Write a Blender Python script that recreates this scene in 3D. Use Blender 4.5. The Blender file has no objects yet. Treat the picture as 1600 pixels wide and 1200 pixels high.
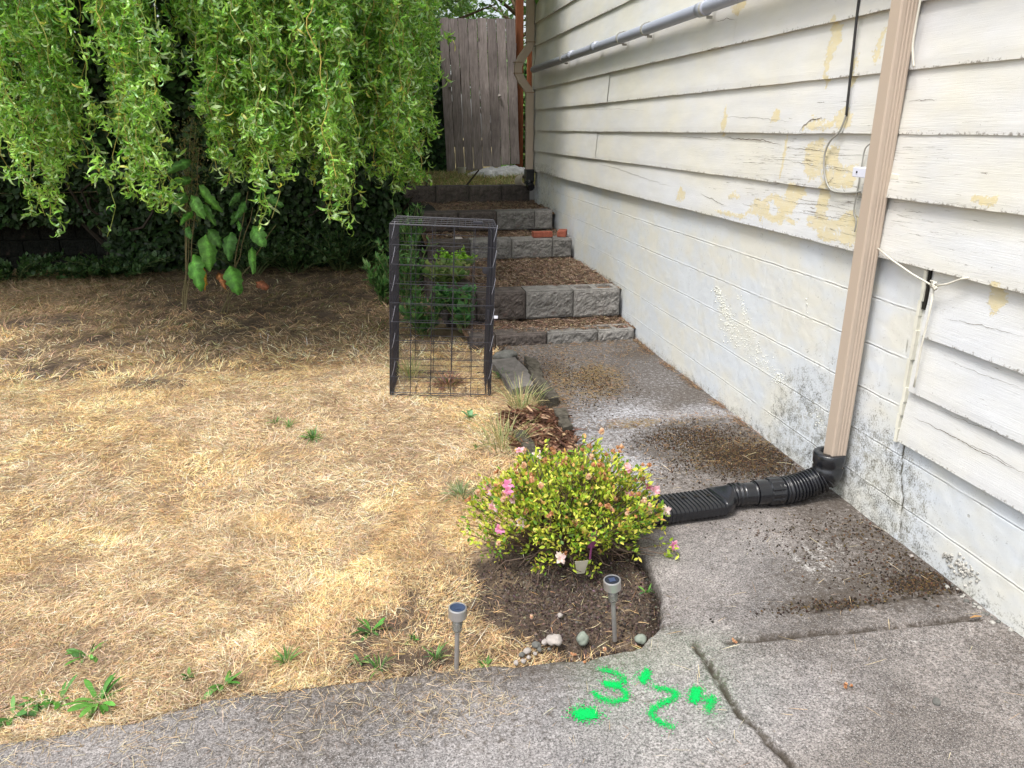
import bpy, math, random
import numpy as np
from mathutils import Vector, Matrix

R = math.radians
random.seed(7)
rs = np.random.RandomState(11)
S = bpy.context.scene
COL = S.collection

# ------------------------------------------------------------------ camera
CAM_H = 1.6
PITCH = math.atan(399/1200.); YAW = R(10.4); FPX = 1200.
cam_d = bpy.data.cameras.new('camera'); cam = bpy.data.objects.new('camera', cam_d); COL.objects.link(cam)
cam.location = (0, 0, CAM_H); cam.rotation_euler = (math.pi/2-PITCH, 0, -YAW)
cam_d.sensor_width = 36; cam_d.lens = 27.0; cam_d.clip_start = 0.05; cam_d.clip_end = 500
S.camera = cam
S.render.resolution_x = 1024; S.render.resolution_y = 768

# ------------------------------------------------------------------ sky, sun, exposure
SUN_EL = 62; SUN_AZ = 232       # azimuth in degrees clockwise from +Y
w = bpy.data.worlds.new('World'); S.world = w; w.use_nodes = True
wn = w.node_tree; wn.nodes.clear()
wo = wn.nodes.new('ShaderNodeOutputWorld'); bg = wn.nodes.new('ShaderNodeBackground')
sky = wn.nodes.new('ShaderNodeTexSky'); sky.sky_type = 'NISHITA'; sky.sun_disc = False
sky.sun_elevation = R(SUN_EL); sky.sun_rotation = R(SUN_AZ); sky.air_density = 1.0; sky.dust_density = 4.0; sky.ozone_density = 1.0
hs = wn.nodes.new('ShaderNodeHueSaturation'); hs.inputs['Saturation'].default_value = 0.42
wn.links.new(sky.outputs[0], hs.inputs['Color']); wn.links.new(hs.outputs[0], bg.inputs[0])
bg.inputs[1].default_value = 0.15
wn.links.new(bg.outputs[0], wo.inputs[0])
sd = bpy.data.lights.new('sun', 'SUN'); sun = bpy.data.objects.new('sun', sd); COL.objects.link(sun)
sd.energy = 1.75; sd.angle = R(16); sd.color = (1.0, 0.96, 0.90)
sun.rotation_euler = (R(90-SUN_EL), 0, R(180-SUN_AZ))
S.view_settings.view_transform = 'Standard'; S.view_settings.look = 'None'
S.view_settings.exposure = 0.83; S.view_settings.gamma = 1
S.render.engine = 'CYCLES'

# ------------------------------------------------------------------ measuring: pixel of the 1600 px photo -> world point on a known plane
WX = 2.056
def ray(u, v):
    r = u-800; a = 600-v
    F = FPX*math.cos(PITCH)+a*math.sin(PITCH); U = a*math.cos(PITCH)-FPX*math.sin(PITCH)
    return (F*math.sin(YAW)+r*math.cos(YAW), F*math.cos(YAW)-r*math.sin(YAW), U)
def G(u, v, z=0.0):
    d = ray(u, v); s = (z-CAM_H)/d[2]; return (d[0]*s, d[1]*s, z)
def WL(u, v, x=WX):
    d = ray(u, v); s = x/d[0]; return (x, d[1]*s, CAM_H+d[2]*s)
def PY(u, v, y):
    d = ray(u, v); s = y/d[1]; return (d[0]*s, y, CAM_H+d[2]*s)

# ------------------------------------------------------------------ noise
_T = np.random.RandomState(3).rand(256, 256)
def vn(x, y, seed=0):
    x = np.asarray(x, float)+seed*17.3; y = np.asarray(y, float)+seed*9.1
    xi = np.floor(x).astype(int); yi = np.floor(y).astype(int); fx = x-xi; fy = y-yi
    fx = fx*fx*(3-2*fx); fy = fy*fy*(3-2*fy)
    a = _T[xi % 256, yi % 256]; b = _T[(xi+1) % 256, yi % 256]; c = _T[xi % 256, (yi+1) % 256]; d = _T[(xi+1) % 256, (yi+1) % 256]
    return (a*(1-fx)+b*fx)*(1-fy)+(c*(1-fx)+d*fx)*fy
def fbm(x, y, seed=0, o=4):
    s = 0; a = .5; t = 0
    for i in range(o):
        s = s+a*vn(np.asarray(x)*2**i, np.asarray(y)*2**i, seed+i); t += a; a *= .5
    return s/t
def sst(a, b, x): t = np.clip((x-a)/(b-a), 0, 1); return t*t*(3-2*t)

# ------------------------------------------------------------------ objects
def tag(o, label=None, cat=None, group=None, kind=None):
    if label: o['label'] = label
    if cat: o['category'] = cat
    if group: o['group'] = group
    if kind: o['kind'] = kind
    return o
def thing(name, label, cat, loc=(0, 0, 0), rz=0, group=None):
    o = bpy.data.objects.new(name, None); COL.objects.link(o); o.empty_display_size = .1
    o.location = loc; o.rotation_euler = (0, 0, rz)
    return tag(o, label, cat, group)
def link(name, me, parent=None, loc=None):
    o = bpy.data.objects.new(name, me); COL.objects.link(o)
    if parent: o.parent = parent
    if loc is not None: o.location = loc
    return o
def copy_tree(o, parent=None):
    c = o.copy(); COL.objects.link(c)
    if parent: c.parent = parent
    for ch in list(o.children): copy_tree(ch, c)
    return c
def mesh_np(name, V, F, mats, col=None, fmat=None, smooth=False, attrs=None):
    """V (n,3), F (m,4) or (m,3) or list of such arrays"""
    V = np.asarray(V, np.float32).reshape(-1, 3)
    Fs = [np.asarray(f, np.int32) for f in (F if isinstance(F, list) else [F])]
    me = bpy.data.meshes.new(name)
    me.vertices.add(len(V)); me.vertices.foreach_set('co', V.ravel())
    nl = sum(f.size for f in Fs); nf = sum(len(f) for f in Fs)
    me.loops.add(nl); me.loops.foreach_set('vertex_index', np.concatenate([f.ravel() for f in Fs]))
    tot = np.concatenate([np.full(len(f), f.shape[1], np.int32) for f in Fs])
    me.polygons.add(nf); me.polygons.foreach_set('loop_start', (np.cumsum(tot)-tot).astype(np.int32)); me.polygons.foreach_set('loop_total', tot)
    for m in (mats if isinstance(mats, (list, tuple)) else [mats]): me.materials.append(m)
    if fmat is not None: me.polygons.foreach_set('material_index', np.asarray(fmat, np.int32))
    me.polygons.foreach_set('use_smooth', np.full(nf, bool(smooth)))
    me.update(calc_edges=True); me.validate()
    A = dict(attrs or {})
    if col is not None: A['Col'] = col
    for k, c in A.items():
        c = np.asarray(c, np.float32)
        if c.shape[1] == 3: c = np.concatenate([c, np.ones((len(c), 1), np.float32)], 1)
        at = me.color_attributes.new(k, 'FLOAT_COLOR', 'POINT'); at.data.foreach_set('color', c.ravel())
    return me

class MB:
    """collects boxes, tubes, lathes, sheets into ONE mesh"""
    def __init__(s): s.v = []; s.f = []; s.m = []
    def add(s, V, F, m=0):
        b = len(s.v); s.v += [tuple(p) for p in V]; s.f += [tuple(b+i for i in f) for f in F]; s.m += [m]*len(F); return s
    def box(s, a, b, m=0, M=None, jit=0):
        x0, y0, z0 = a; x1, y1, z1 = b
        V = [Vector(p) for p in ((x0,y0,z0),(x1,y0,z0),(x1,y1,z0),(x0,y1,z0),(x0,y0,z1),(x1,y0,z1),(x1,y1,z1),(x0,y1,z1))]
        if jit: V = [p+Vector((random.uniform(-jit,jit),)*3) for p in V]
        if M: V = [M@p for p in V]
        return s.add(V, [(3,2,1,0),(4,5,6,7),(0,1,5,4),(1,2,6,5),(2,3,7,6),(3,0,4,7)], m)
    def sweep(s, path, prof, m=0, up=Vector((0,0,1)), cap=True):
        """path points; prof(k, t) -> list of 2-D points (side, up)"""
        P = [Vector(p) for p in path]; n = len(P); rings = []
        for k in range(n):
            t = (P[min(k+1, n-1)]-P[max(k-1, 0)]).normalized()
            sd_ = t.cross(up)
            if sd_.length < 1e-4: sd_ = t.cross(Vector((1, 0, 0)))
            sd_.normalize(); u_ = sd_.cross(t).normalized()
            rings.append([P[k]+sd_*a+u_*b for a, b in prof(k, k/(n-1) if n > 1 else 0)])
        c = len(rings[0]); V = [p for r in rings for p in r]
        F = [(k*c+i, k*c+(i+1) % c, (k+1)*c+(i+1) % c, (k+1)*c+i) for k in range(n-1) for i in range(c)]
        if cap: F += [tuple(range(c))[::-1], tuple(range((n-1)*c, n*c))]
        return s.add(V, F, m)
    def tube(s, path, r, m=0, sides=8, up=Vector((0,0,1))):
        rr = (lambda k, t: r) if not callable(r) else r
        return s.sweep(path, lambda k, t: [(rr(k, t)*math.cos(2*math.pi*i/sides), rr(k, t)*math.sin(2*math.pi*i/sides)) for i in range(sides)], m, up)
    def lathe(s, prof, m=0, seg=24, o=(0,0,0), close=True):
        n = len(prof); V = []
        for i in range(seg):
            a = 2*math.pi*i/seg
            V += [(o[0]+r*math.cos(a), o[1]+r*math.sin(a), o[2]+z) for r, z in prof]
        F = [(i*n+k, ((i+1) % seg)*n+k, ((i+1) % seg)*n+k+1, i*n+k+1) for i in range(seg) for k in range(n-1)]
        return s.add(V, F, m)
    def build(s, name, mats, parent=None, smooth=False, bevel=0, loc=None):
        me = bpy.data.meshes.new(name); me.from_pydata(s.v, [], s.f)
        for m in (mats if isinstance(mats, (list, tuple)) else [mats]): me.materials.append(m)
        me.polygons.foreach_set('material_index', s.m)
        me.polygons.foreach_set('use_smooth', [bool(smooth)]*len(s.f))
        me.update(); o = link(name, me, parent, loc)
        if bevel:
            b = o.modifiers.new('bevel', 'BEVEL'); b.width = bevel; b.segments = 2; b.limit_method = 'ANGLE'; b.angle_limit = R(40)
        return o

# ------------------------------------------------------------------ vectorised ribbons (blades, leaves) and tubes (twigs)
def nrm(a): return a/np.maximum(np.linalg.norm(a, axis=-1, keepdims=True), 1e-9)
def rot(v, k, a):
    a = a[:, None]; c = np.cos(a); s = np.sin(a)
    return v*c+np.cross(k, v)*s+k*(np.sum(k*v, -1, keepdims=True))*(1-c)
def ribbons(P, D, N, L, Wd, curl, twist, prof):
    """P start, D direction, N face normal, each (n,3). Returns V, F"""
    n = len(P); k = len(prof); D = nrm(D); Sd = nrm(np.cross(D, N)); P = P.copy()
    out = np.zeros((n, k, 2, 3), np.float32); seg = (L/(k-1))[:, None]
    for i in range(k):
        hw = (Wd*prof[i]/2)[:, None]
        out[:, i, 0] = P-Sd*hw; out[:, i, 1] = P+Sd*hw
        if i < k-1:
            P = P+D*seg
            D = rot(D, Sd, curl/(k-1)); Sd = rot(Sd, D, twist/(k-1))
    b = (np.arange(n)*k*2)[:, None]; q = np.arange(k-1)*2
    F = np.stack([b+q, b+q+1, b+q+3, b+q+2], -1).reshape(-1, 4)
    return out.reshape(-1, 3), F
def tubes(P, rad, sides=3):
    """P (n,m,3), rad (n,m)"""
    n, m, _ = P.shape
    T = nrm(np.gradient(P, axis=1)); ref = np.zeros_like(T); ref[..., 0] = 1.; ref[np.abs(T[..., 0]) > .9] = (0, 1, 0)
    A = nrm(np.cross(T, ref)); B = np.cross(T, A)
    V = np.stack([P+(A*math.cos(2*math.pi*i/sides)+B*math.sin(2*math.pi*i/sides))*rad[..., None] for i in range(sides)], 2)
    idx = np.arange(n*m*sides).reshape(n, m, sides); nx = np.roll(idx, -1, axis=2)
    F = np.stack([idx[:, :-1], nx[:, :-1], nx[:, 1:], idx[:, 1:]], -1).reshape(-1, 4)
    return V.reshape(-1, 3), F
def joinm(parts):
    """parts: list of (V,F,C(n,3) or (3,),mat)"""
    Vs = []; Fs = []; Cs = []; Ms = []; b = 0
    for V, F, C, m in parts:
        Vs.append(V); Fs.append(F+b); b += len(V)
        C = np.asarray(C, np.float32); Cs.append(np.tile(C, (len(V), 1)) if C.ndim == 1 else C); Ms.append(np.full(len(F), m))
    return np.concatenate(Vs), np.concatenate(Fs), np.concatenate(Cs), np.concatenate(Ms)
def pal(n, cols, wts=None, jit=.12):
    cols = np.array(cols, float); wts = None if wts is None else np.array(wts)/sum(wts)
    c = cols[rs.choice(len(cols), n, p=wts)]
    return np.clip(c*(1+rs.normal(0, jit, (n, 1)))*(1+rs.normal(0, jit*.35, (n, 3))), .004, .95)
def unit(n, zb=0.):
    v = rs.normal(0, 1, (n, 3)); v[:, 2] += zb; return nrm(v)

# ------------------------------------------------------------------ materials
def M(name, rough=.8, spec=.3):
    m = bpy.data.materials.new(name); m.use_nodes = True; nt = m.node_tree; b = nt.nodes['Principled BSDF']
    b.inputs['Roughness'].default_value = rough; b.inputs['Specular IOR Level'].default_value = spec
    return m, nt, b
def sk(nt, sock, v):
    if isinstance(v, bpy.types.NodeSocket): nt.links.new(v, sock)
    elif isinstance(v, (tuple, list)): sock.default_value = tuple(v)+((1,) if len(v) == 3 and len(sock.default_value) == 4 else ())
    else: sock.default_value = v
def coords(nt, scale=(1, 1, 1), kind='Object'):
    t = nt.nodes.new('ShaderNodeTexCoord'); mp = nt.nodes.new('ShaderNodeMapping'); mp.inputs['Scale'].default_value = scale
    nt.links.new(t.outputs[kind], mp.inputs[0]); return mp.outputs[0]
def noise(nt, vec, scale=5., detail=4., rough=.6, dist=0.):
    n = nt.nodes.new('ShaderNodeTexNoise'); sk(nt, n.inputs['Vector'], vec)
    n.inputs['Scale'].default_value = scale; n.inputs['Detail'].default_value = detail; n.inputs['Roughness'].default_value = rough; n.inputs['Distortion'].default_value = dist
    return n.outputs[0]
def voro(nt, vec, scale, feat='F1', out=0):
    n = nt.nodes.new('ShaderNodeTexVoronoi'); n.feature = feat; sk(nt, n.inputs['Vector'], vec); n.inputs['Scale'].default_value = scale
    return n.outputs[out]
def mr(nt, v, a, b, c=0., d=1.):
    n = nt.nodes.new('ShaderNodeMapRange'); sk(nt, n.inputs[0], v)
    for i, q in enumerate((a, b, c, d)): n.inputs[i+1].default_value = q
    return n.outputs[0]
def mt(nt, op, a, b=0.):
    n = nt.nodes.new('ShaderNodeMath'); n.operation = op; sk(nt, n.inputs[0], a); sk(nt, n.inputs[1], b); n.use_clamp = False; return n.outputs[0]
def mx(nt, f, a, b, mode='MIX'):
    n = nt.nodes.new('ShaderNodeMix'); n.data_type = 'RGBA'; n.blend_type = mode; sk(nt, n.inputs[0], f); sk(nt, n.inputs[6], a); sk(nt, n.inputs[7], b); return n.outputs[2]
def attr(nt, name='Col'):
    n = nt.nodes.new('ShaderNodeAttribute'); n.attribute_name = name; return n.outputs['Color']
def sep(nt, c):
    n = nt.nodes.new('ShaderNodeSeparateColor'); sk(nt, n.inputs[0], c); return n.outputs
def bump(nt, b, h, strength=.5, dist=.005):
    n = nt.nodes.new('ShaderNodeBump'); n.inputs['Strength'].default_value = strength; n.inputs['Distance'].default_value = dist
    sk(nt, n.inputs['Height'], h); nt.links.new(n.outputs[0], b.inputs['Normal'])
def leafmat(name, rough=.5, trans=.35, spec=.4, tint=(.9, 1, 1.3)):
    m, nt, b = M(name, rough, spec); c = attr(nt)
    ob = coords(nt); f = mr(nt, noise(nt, ob, 60, 2), .3, .7, .8, 1.2)
    cc = mx(nt, 1., c, f, 'MULTIPLY'); sk(nt, b.inputs['Base Color'], cc)
    t = nt.nodes.new('ShaderNodeBsdfTranslucent'); sk(nt, t.inputs[0], mx(nt, 1., cc, (1.1*tint[0], 1.15*tint[1], .6*tint[2]), 'MULTIPLY'))
    mix = nt.nodes.new('ShaderNodeMixShader'); mix.inputs[0].default_value = trans
    nt.links.new(b.outputs[0], mix.inputs[1]); nt.links.new(t.outputs[0], mix.inputs[2])
    nt.links.new(mix.outputs[0], nt.nodes['Material Output'].inputs[0]); return m
def simple(name, c, rough=.7, spec=.3, metal=0., var=.15, sc=8., bmp=0., bsc=60.):
    m, nt, b = M(name, rough, spec); ob = coords(nt)
    f = mr(nt, noise(nt, ob, sc, 5), .25, .75, 1-var, 1+var); sk(nt, b.inputs['Base Color'], mx(nt, 1., c, f, 'MULTIPLY'))
    b.inputs['Metallic'].default_value = metal
    if bmp: bump(nt, b, noise(nt, ob, bsc, 4), bmp, .004)
    return m

m_grass = leafmat('dry_grass', .7, .2, .15)
m_leaf = leafmat('willow_leaf', .38, .40, .6)
m_weed = leafmat('weed_leaf', .5, .3, .4)
m_dark_leaf = leafmat('ivy_leaf', .45, .12, .4)
m_petal = leafmat('petal', .6, .45, .2, (1, .9, 1.4))
m_twig = leafmat('twig_bark', .8, 0.0, .2)

# painted clapboard
def m_siding_f():
    m, nt, b = M('painted_clapboard', .55, .35); ob = coords(nt, (1, 1, 1)); a = sep(nt, attr(nt)); a2 = sep(nt, attr(nt, 'Var'))
    grain = noise(nt, coords(nt, (4, 7, 230)), 1., 6, .7, .8)
    big = noise(nt, coords(nt, (1, 1.2, 2.2)), 1.6, 3)
    base = mx(nt, mr(nt, big, .35, .65), (.675, .665, .60), (.645, .655, .66))
    base = mx(nt, mt(nt, 'MULTIPLY', a2[0], .45), base, (.64, .68, .75))
    e1 = noise(nt, coords(nt, (1, 14, 20)), 1., 6, .75); e2 = noise(nt, coords(nt, (1, 60, 90)), 1., 4, .7)
    edge = mt(nt, 'ADD', mt(nt, 'MULTIPLY', mt(nt, 'SUBTRACT', e1, .5), 2.4), mt(nt, 'MULTIPLY', mt(nt, 'SUBTRACT', e2, .5), 1.0))
    yel = mr(nt, mt(nt, 'ADD', mt(nt, 'MULTIPLY', a[0], .85), edge), .52, .62)
    base = mx(nt, mt(nt, 'MULTIPLY', yel, mr(nt, e1, .3, .7, .45, .85)), base, (.66, .56, .29))
    ck = noise(nt, coords(nt, (5, 3.2, 95)), 1., 8, .74, 1.5)
    lim = mt(nt, 'MULTIPLY', a[1], .10)
    crack = mr(nt, mt(nt, 'SUBTRACT', mt(nt, 'ADD', lim, .295), ck), 0, .014)
    sp = mr(nt, noise(nt, coords(nt, (1, 70, 120)), 1., 2, .5), .265, .235)
    crack = mt(nt, 'MAXIMUM', crack, mt(nt, 'MULTIPLY', sp, .8))
    fine = mr(nt, grain, .36, .30, 0, 1.); base = mx(nt, mt(nt, 'MULTIPLY', mt(nt, 'MULTIPLY', fine, a[1]), .45), base, (.36, .34, .28))
    base = mx(nt, mt(nt, 'MULTIPLY', crack, .75), base, (.16, .13, .09))
    drt = mr(nt, mt(nt, 'ADD', a[2], mt(nt, 'MULTIPLY', mt(nt, 'SUBTRACT', noise(nt, ob, 60, 6, .75), .5), 1.9)), .5, .7)
    base = mx(nt, mt(nt, 'MULTIPLY', drt, .75), base, (.11, .09, .06))
    base = mx(nt, 1., base, mr(nt, noise(nt, coords(nt, (2, 3, 14)), 1., 6), .3, .7, .93, 1.05), 'MULTIPLY')
    sk(nt, b.inputs['Base Color'], base)
    h = mt(nt, 'SUBTRACT', mt(nt, 'MULTIPLY', mt(nt, 'MULTIPLY', grain, mt(nt, 'ADD', a[1], .25)), .9), mt(nt, 'MULTIPLY', crack, .8))
    h = mt(nt, 'SUBTRACT', h, mt(nt, 'MULTIPLY', yel, .35)); bump(nt, b, h, .7, .003); return m
m_siding = m_siding_f()

def m_found_f():
    m, nt, b = M('painted_foundation', .6, .3); ob = coords(nt); a = sep(nt, attr(nt))
    big = noise(nt, coords(nt, (1, 1.5, 2.4)), 1.8, 3)
    base = mx(nt, mr(nt, big, .38, .62), (.61, .65, .69), (.65, .65, .60))
    pit = mr(nt, noise(nt, ob, 75, 3, .6), .30, .26)
    pit2 = mr(nt, noise(nt, ob, 34, 2, .5), .245, .215)
    pit = mt(nt, 'MAXIMUM', pit, pit2)
    base = mx(nt, mt(nt, 'MULTIPLY', pit, .55), base, (.30, .29, .24))
    n1 = noise(nt, ob, 24, 9, .8)
    d = mr(nt, mt(nt, 'ADD', a[0], mt(nt, 'MULTIPLY', mt(nt, 'ADD', mt(nt, 'SUBTRACT', n1, .5), mt(nt, 'MULTIPLY', mt(nt, 'SUBTRACT', noise(nt, ob, 150, 3, .6), .5), .7)), 3.0)), .40, 1.0)
    dc = mx(nt, mr(nt, noise(nt, ob, 9, 4), .4, .62), (.075, .075, .06), (.20, .19, .145))
    base = mx(nt, mt(nt, 'MULTIPLY', d, .88), base, dc)
    base = mx(nt, mr(nt, a[1], .3, .8), base, (.09, .085, .065))
    base = mx(nt, mt(nt, 'MULTIPLY', a[2], .36), base, (.36, .35, .30))
    sk(nt, b.inputs['Base Color'], base)
    h = mt(nt, 'SUBTRACT', mt(nt, 'MULTIPLY', noise(nt, ob, 90, 6, .65), .35), mt(nt, 'MULTIPLY', pit, .7)); bump(nt, b, h, .5, .004); return m
m_found = m_found_f()

def m_conc_f():
    m, nt, b = M('old_concrete', .85, .25); ob = coords(nt); a = sep(nt, attr(nt)); v = sep(nt, attr(nt, 'Var'))
    f1 = noise(nt, ob, 150, 3, .6); f2 = noise(nt, ob, 330, 2, .5); f3 = noise(nt, ob, 38, 5, .7); f4 = noise(nt, ob, 3.1, 5, .65)
    base = mx(nt, mr(nt, f4, .35, .65), (.128, .113, .103), (.205, .186, .174))
    base = mx(nt, 1., base, mr(nt, noise(nt, ob, 1.7, 3, .6), .38, .62, .74, 1.16), 'MULTIPLY'); base = mx(nt, 1., base, mr(nt, noise(nt, ob, 11, 6, .75), .35, .65, .80, 1.15), 'MULTIPLY')
    base = mx(nt, v[1], base, (.36, .365, .39))                 # bleached, cleaner concrete
    base = mx(nt, 1., base, mr(nt, f3, .3, .7, .66, 1.34), 'MULTIPLY')
    base = mx(nt, 1., base, mr(nt, f1, .34, .66, .38, 1.62), 'MULTIPLY')
    base = mx(nt, mr(nt, f2, .58, .68, 0, .7), base, (.52, .51, .50))
    base = mx(nt, mr(nt, noise(nt, ob, 210, 2, .5), .36, .27, 0, .7), base, (.04, .037, .033))
    n1 = noise(nt, ob, 42, 7, .8)
    d = mr(nt, mt(nt, 'ADD', a[0], mt(nt, 'MULTIPLY', mt(nt, 'SUBTRACT', n1, .5), 3.0)), .36, .85)
    base = mx(nt, mt(nt, 'MULTIPLY', d, .85), base, mx(nt, f1, (.028, .022, .018), (.095, .078, .062)))
    wn_ = noise(nt, ob, 75, 6, .75)
    wsc = mr(nt, mt(nt, 'ADD', a[1], mt(nt, 'MULTIPLY', mt(nt, 'SUBTRACT', wn_, .5), 2.4)), .5, .8)
    base = mx(nt, mt(nt, 'MULTIPLY', wsc, .7), base, (.50, .49, .47))
    ms = mr(nt, mt(nt, 'ADD', a[2], mt(nt, 'MULTIPLY', mt(nt, 'SUBTRACT', f3, .5), 3.)), .45, .85)
    base = mx(nt, mt(nt, 'MULTIPLY', ms, .8), base, mx(nt, f3, (.10, .065, .02), (.25, .18, .07)))
    base = mx(nt, mt(nt, 'MULTIPLY', v[0], mr(nt, f2, .42, .62)), base, (.06, .55, .10))
    base = mx(nt, v[2], base, (.035, .028, .02))
    sk(nt, b.inputs['Base Color'], base)
    h = mt(nt, 'ADD', mt(nt, 'MULTIPLY', f1, .7), mt(nt, 'MULTIPLY', f3, .6)); bump(nt, b, h, .55, .004); return m
m_conc = m_conc_f()

def earth(name, c0, c1, sc=20, b_=.9):
    m, nt, b = M(name, .95, .1); ob = coords(nt); f = noise(nt, ob, sc, 7, .75); g = noise(nt, ob, sc*7, 4, .7)
    base = mx(nt, mr(nt, f, .3, .7), c0, c1); base = mx(nt, 1., base, mr(nt, g, .3, .7, .6, 1.4), 'MULTIPLY')
    sk(nt, b.inputs['Base Color'], base); bump(nt, b, mt(nt, 'ADD', f, mt(nt, 'MULTIPLY', g, .6)), b_, .012); return m
m_soil = earth('dark_soil', (.035, .026, .022), (.11, .083, .068), 26)
m_litter = earth('brown_litter', (.07, .045, .03), (.25, .16, .10), 22)
m_far = earth('shaded_earth', (.03, .028, .015), (.07, .06, .03), 14)
def m_lawn_f():
    m, nt, b = M('lawn_thatch', .95, .1); ob = coords(nt); a = sep(nt, attr(nt))
    f = noise(nt, ob, 9, 6, .7); g = noise(nt, coords(nt, (1, 1, 1)), 130, 5, .75)
    base = mx(nt, mr(nt, f, .35, .65), (.24, .17, .11), (.42, .31, .20)); base = mx(nt, mt(nt, 'MULTIPLY', a[0], .9), base, mx(nt, g, (.024, .018, .015), (.12, .092, .076)))
    base = mx(nt, 1., base, mr(nt, g, .3, .7, .5, 1.4), 'MULTIPLY'); sk(nt, b.inputs['Base Color'], base); bump(nt, b, g, .9, .01); return m
m_lawn = m_lawn_f()
def m_block_f(name, c0, c1):
    m, nt, b = M(name, .9, .2); ob = coords(nt); a = sep(nt, attr(nt))
    f = noise(nt, ob, 14, 6, .7); g = noise(nt, ob, 120, 4, .7)
    base = mx(nt, mr(nt, f, .35, .65), c0, c1); base = mx(nt, 1., base, mr(nt, g, .3, .7, .6, 1.35), 'MULTIPLY')
    oi = nt.nodes.new('ShaderNodeObjectInfo'); base = mx(nt, 1., base, mr(nt, oi.outputs['Random'], 0, 1, .8, 1.2), 'MULTIPLY')
    base = mx(nt, mr(nt, noise(nt, ob, 7, 6, .75), .58, .72, 0, .8), base, (.07, .04, .03))
    sk(nt, b.inputs['Base Color'], base); bump(nt, b, mt(nt, 'ADD', f, g), .6, .006); return m
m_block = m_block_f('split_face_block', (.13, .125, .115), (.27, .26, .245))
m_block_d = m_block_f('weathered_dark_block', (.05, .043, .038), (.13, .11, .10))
m_block_k = m_block_f('shade_toned_block', (.008, .009, .007), (.022, .024, .018))  # near black: the willow's shade is put into the block colour
m_hole = simple('dark_cavity', (.02, .018, .015), .95)
def m_wood_f(name, c0, c1, gs=(14, 14, 1.1)):
    m, nt, b = M(name, .85, .15); g = noise(nt, coords(nt, gs), 3.5, 8, .7, 1.2); k = noise(nt, coords(nt), 2.2, 3)
    base = mx(nt, mr(nt, g, .3, .7), c0, c1); base = mx(nt, 1., base, mr(nt, k, .3, .7, .75, 1.2), 'MULTIPLY')
    oi = nt.nodes.new('ShaderNodeObjectInfo'); base = mx(nt, 1., base, mr(nt, oi.outputs['Random'], 0, 1, .78, 1.18), 'MULTIPLY')
    kn = mr(nt, voro(nt, coords(nt, (5, 5, 1.6)), 1.), .06, .03, 0, .85); base = mx(nt, kn, base, (.03, .02, .015))
    sk(nt, b.inputs['Base Color'], base); bump(nt, b, g, .6, .004); return m
m_gray_wood = m_wood_f('weathered_grey_wood', (.15, .125, .12), (.40, .35, .335))
m_red_wood = m_wood_f('red_stained_wood', (.13, .045, .02), (.28, .10, .045))
m_bark = m_wood_f('bark', (.05, .035, .022), (.14, .10, .065), (8, 8, 2))
m_tan = simple('tan_painted_metal', (.47, .385, .31), .40, .5, 0, .035, 1.2)
m_tan_d = simple('tan_weathered_metal', (.30, .215, .15), .5, .4, 0, .12, 4)
m_white = simple('white_plastic', (.66, .68, .78), .35, .5, 0, .04)
m_pvc = simple('grey_pvc', (.35, .38, .46), .35, .5, 0, .08, 3)
m_blackp = simple('black_corrugated_plastic', (.010, .011, .014), .24, .7, 0, .4, 14, .12, 70)
m_cable_b = simple('black_cable_sheath', (.03, .03, .03), .5)
m_cable_g = simple('grey_cable_sheath', (.34, .34, .31), .6)
m_string = simple('pale_string', (.62, .60, .52), .8)
m_wire = simple('black_enamel_wire', (.022, .022, .030), .35, .5)
m_wire_hi = simple('wire_highlight', (.35, .36, .42), .4, .5, .5)  # pale tone for highlights drawn on the crate
m_steel = simple('brushed_steel', (.50, .49, .48), .36, .5, .75, .1, 20, .1, 90)
m_steel_d = simple('dull_steel_tube', (.34, .33, .32), .42, .5, .5, .15, 20)
m_brick = simple('red_brick', (.27, .085, .055), .9, .2, 0, .35, 30, .5, 80)
m_stone = simple('pale_stone', (.34, .31, .285), .85, .2, 0, .35, 26, .6, 60)
m_stone_g = simple('green_grey_stone', (.22, .25, .21), .85, .2, 0, .3, 26, .5, 60)
m_dkstone = simple('dark_stone', (.13, .13, .12), .85, .2, 0, .4, 30, .6, 60)
m_mossconc = simple('mossy_dark_concrete', (.075, .068, .055), .95, .1, 0, .7, 30, .9, 50)
m_tarp = simple('crumpled_white_tarp', (.55, .55, .53), .6, .3, 0, .3, 10, .5, 20)
m_paint = simple('green_spray_paint', (.0, .44, .085), .7, .2, 0, .45, 260)
m_agg = simple('painted_pebbles', (.62, .63, .57), .55, .3, 0, .18, 30)
m_agg_g = simple('grey_pebbles', (.36, .35, .32), .7, .3, 0, .4, 25)
m_purple = simple('purple_fabric', (.24, .06, .17), .8)
m_bucket = simple('beige_plastic', (.5, .47, .38), .6)
m_roof = simple('roof_shingle', (.12, .11, .10), .9)
m_plainwall = simple('cream_wall_paint', (.7, .69, .6), .7)
def glass(name, c, rough=.08, trans=.9):
    m, nt, b = M(name, rough, .5); b.inputs['Base Color'].default_value = (*c, 1); b.inputs['Transmission Weight'].default_value = trans; b.inputs['IOR'].default_value = 1.45; return m
m_lens = glass('clear_plastic_lens', (.85, .85, .8))
m_pv = simple('solar_cell_blue', (.03, .045, .09), .12, .6, 0, .3, 40)
m_pv_d = simple('solar_cell_dark', (.012, .014, .02), .15, .5, 0, .3, 40)

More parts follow.
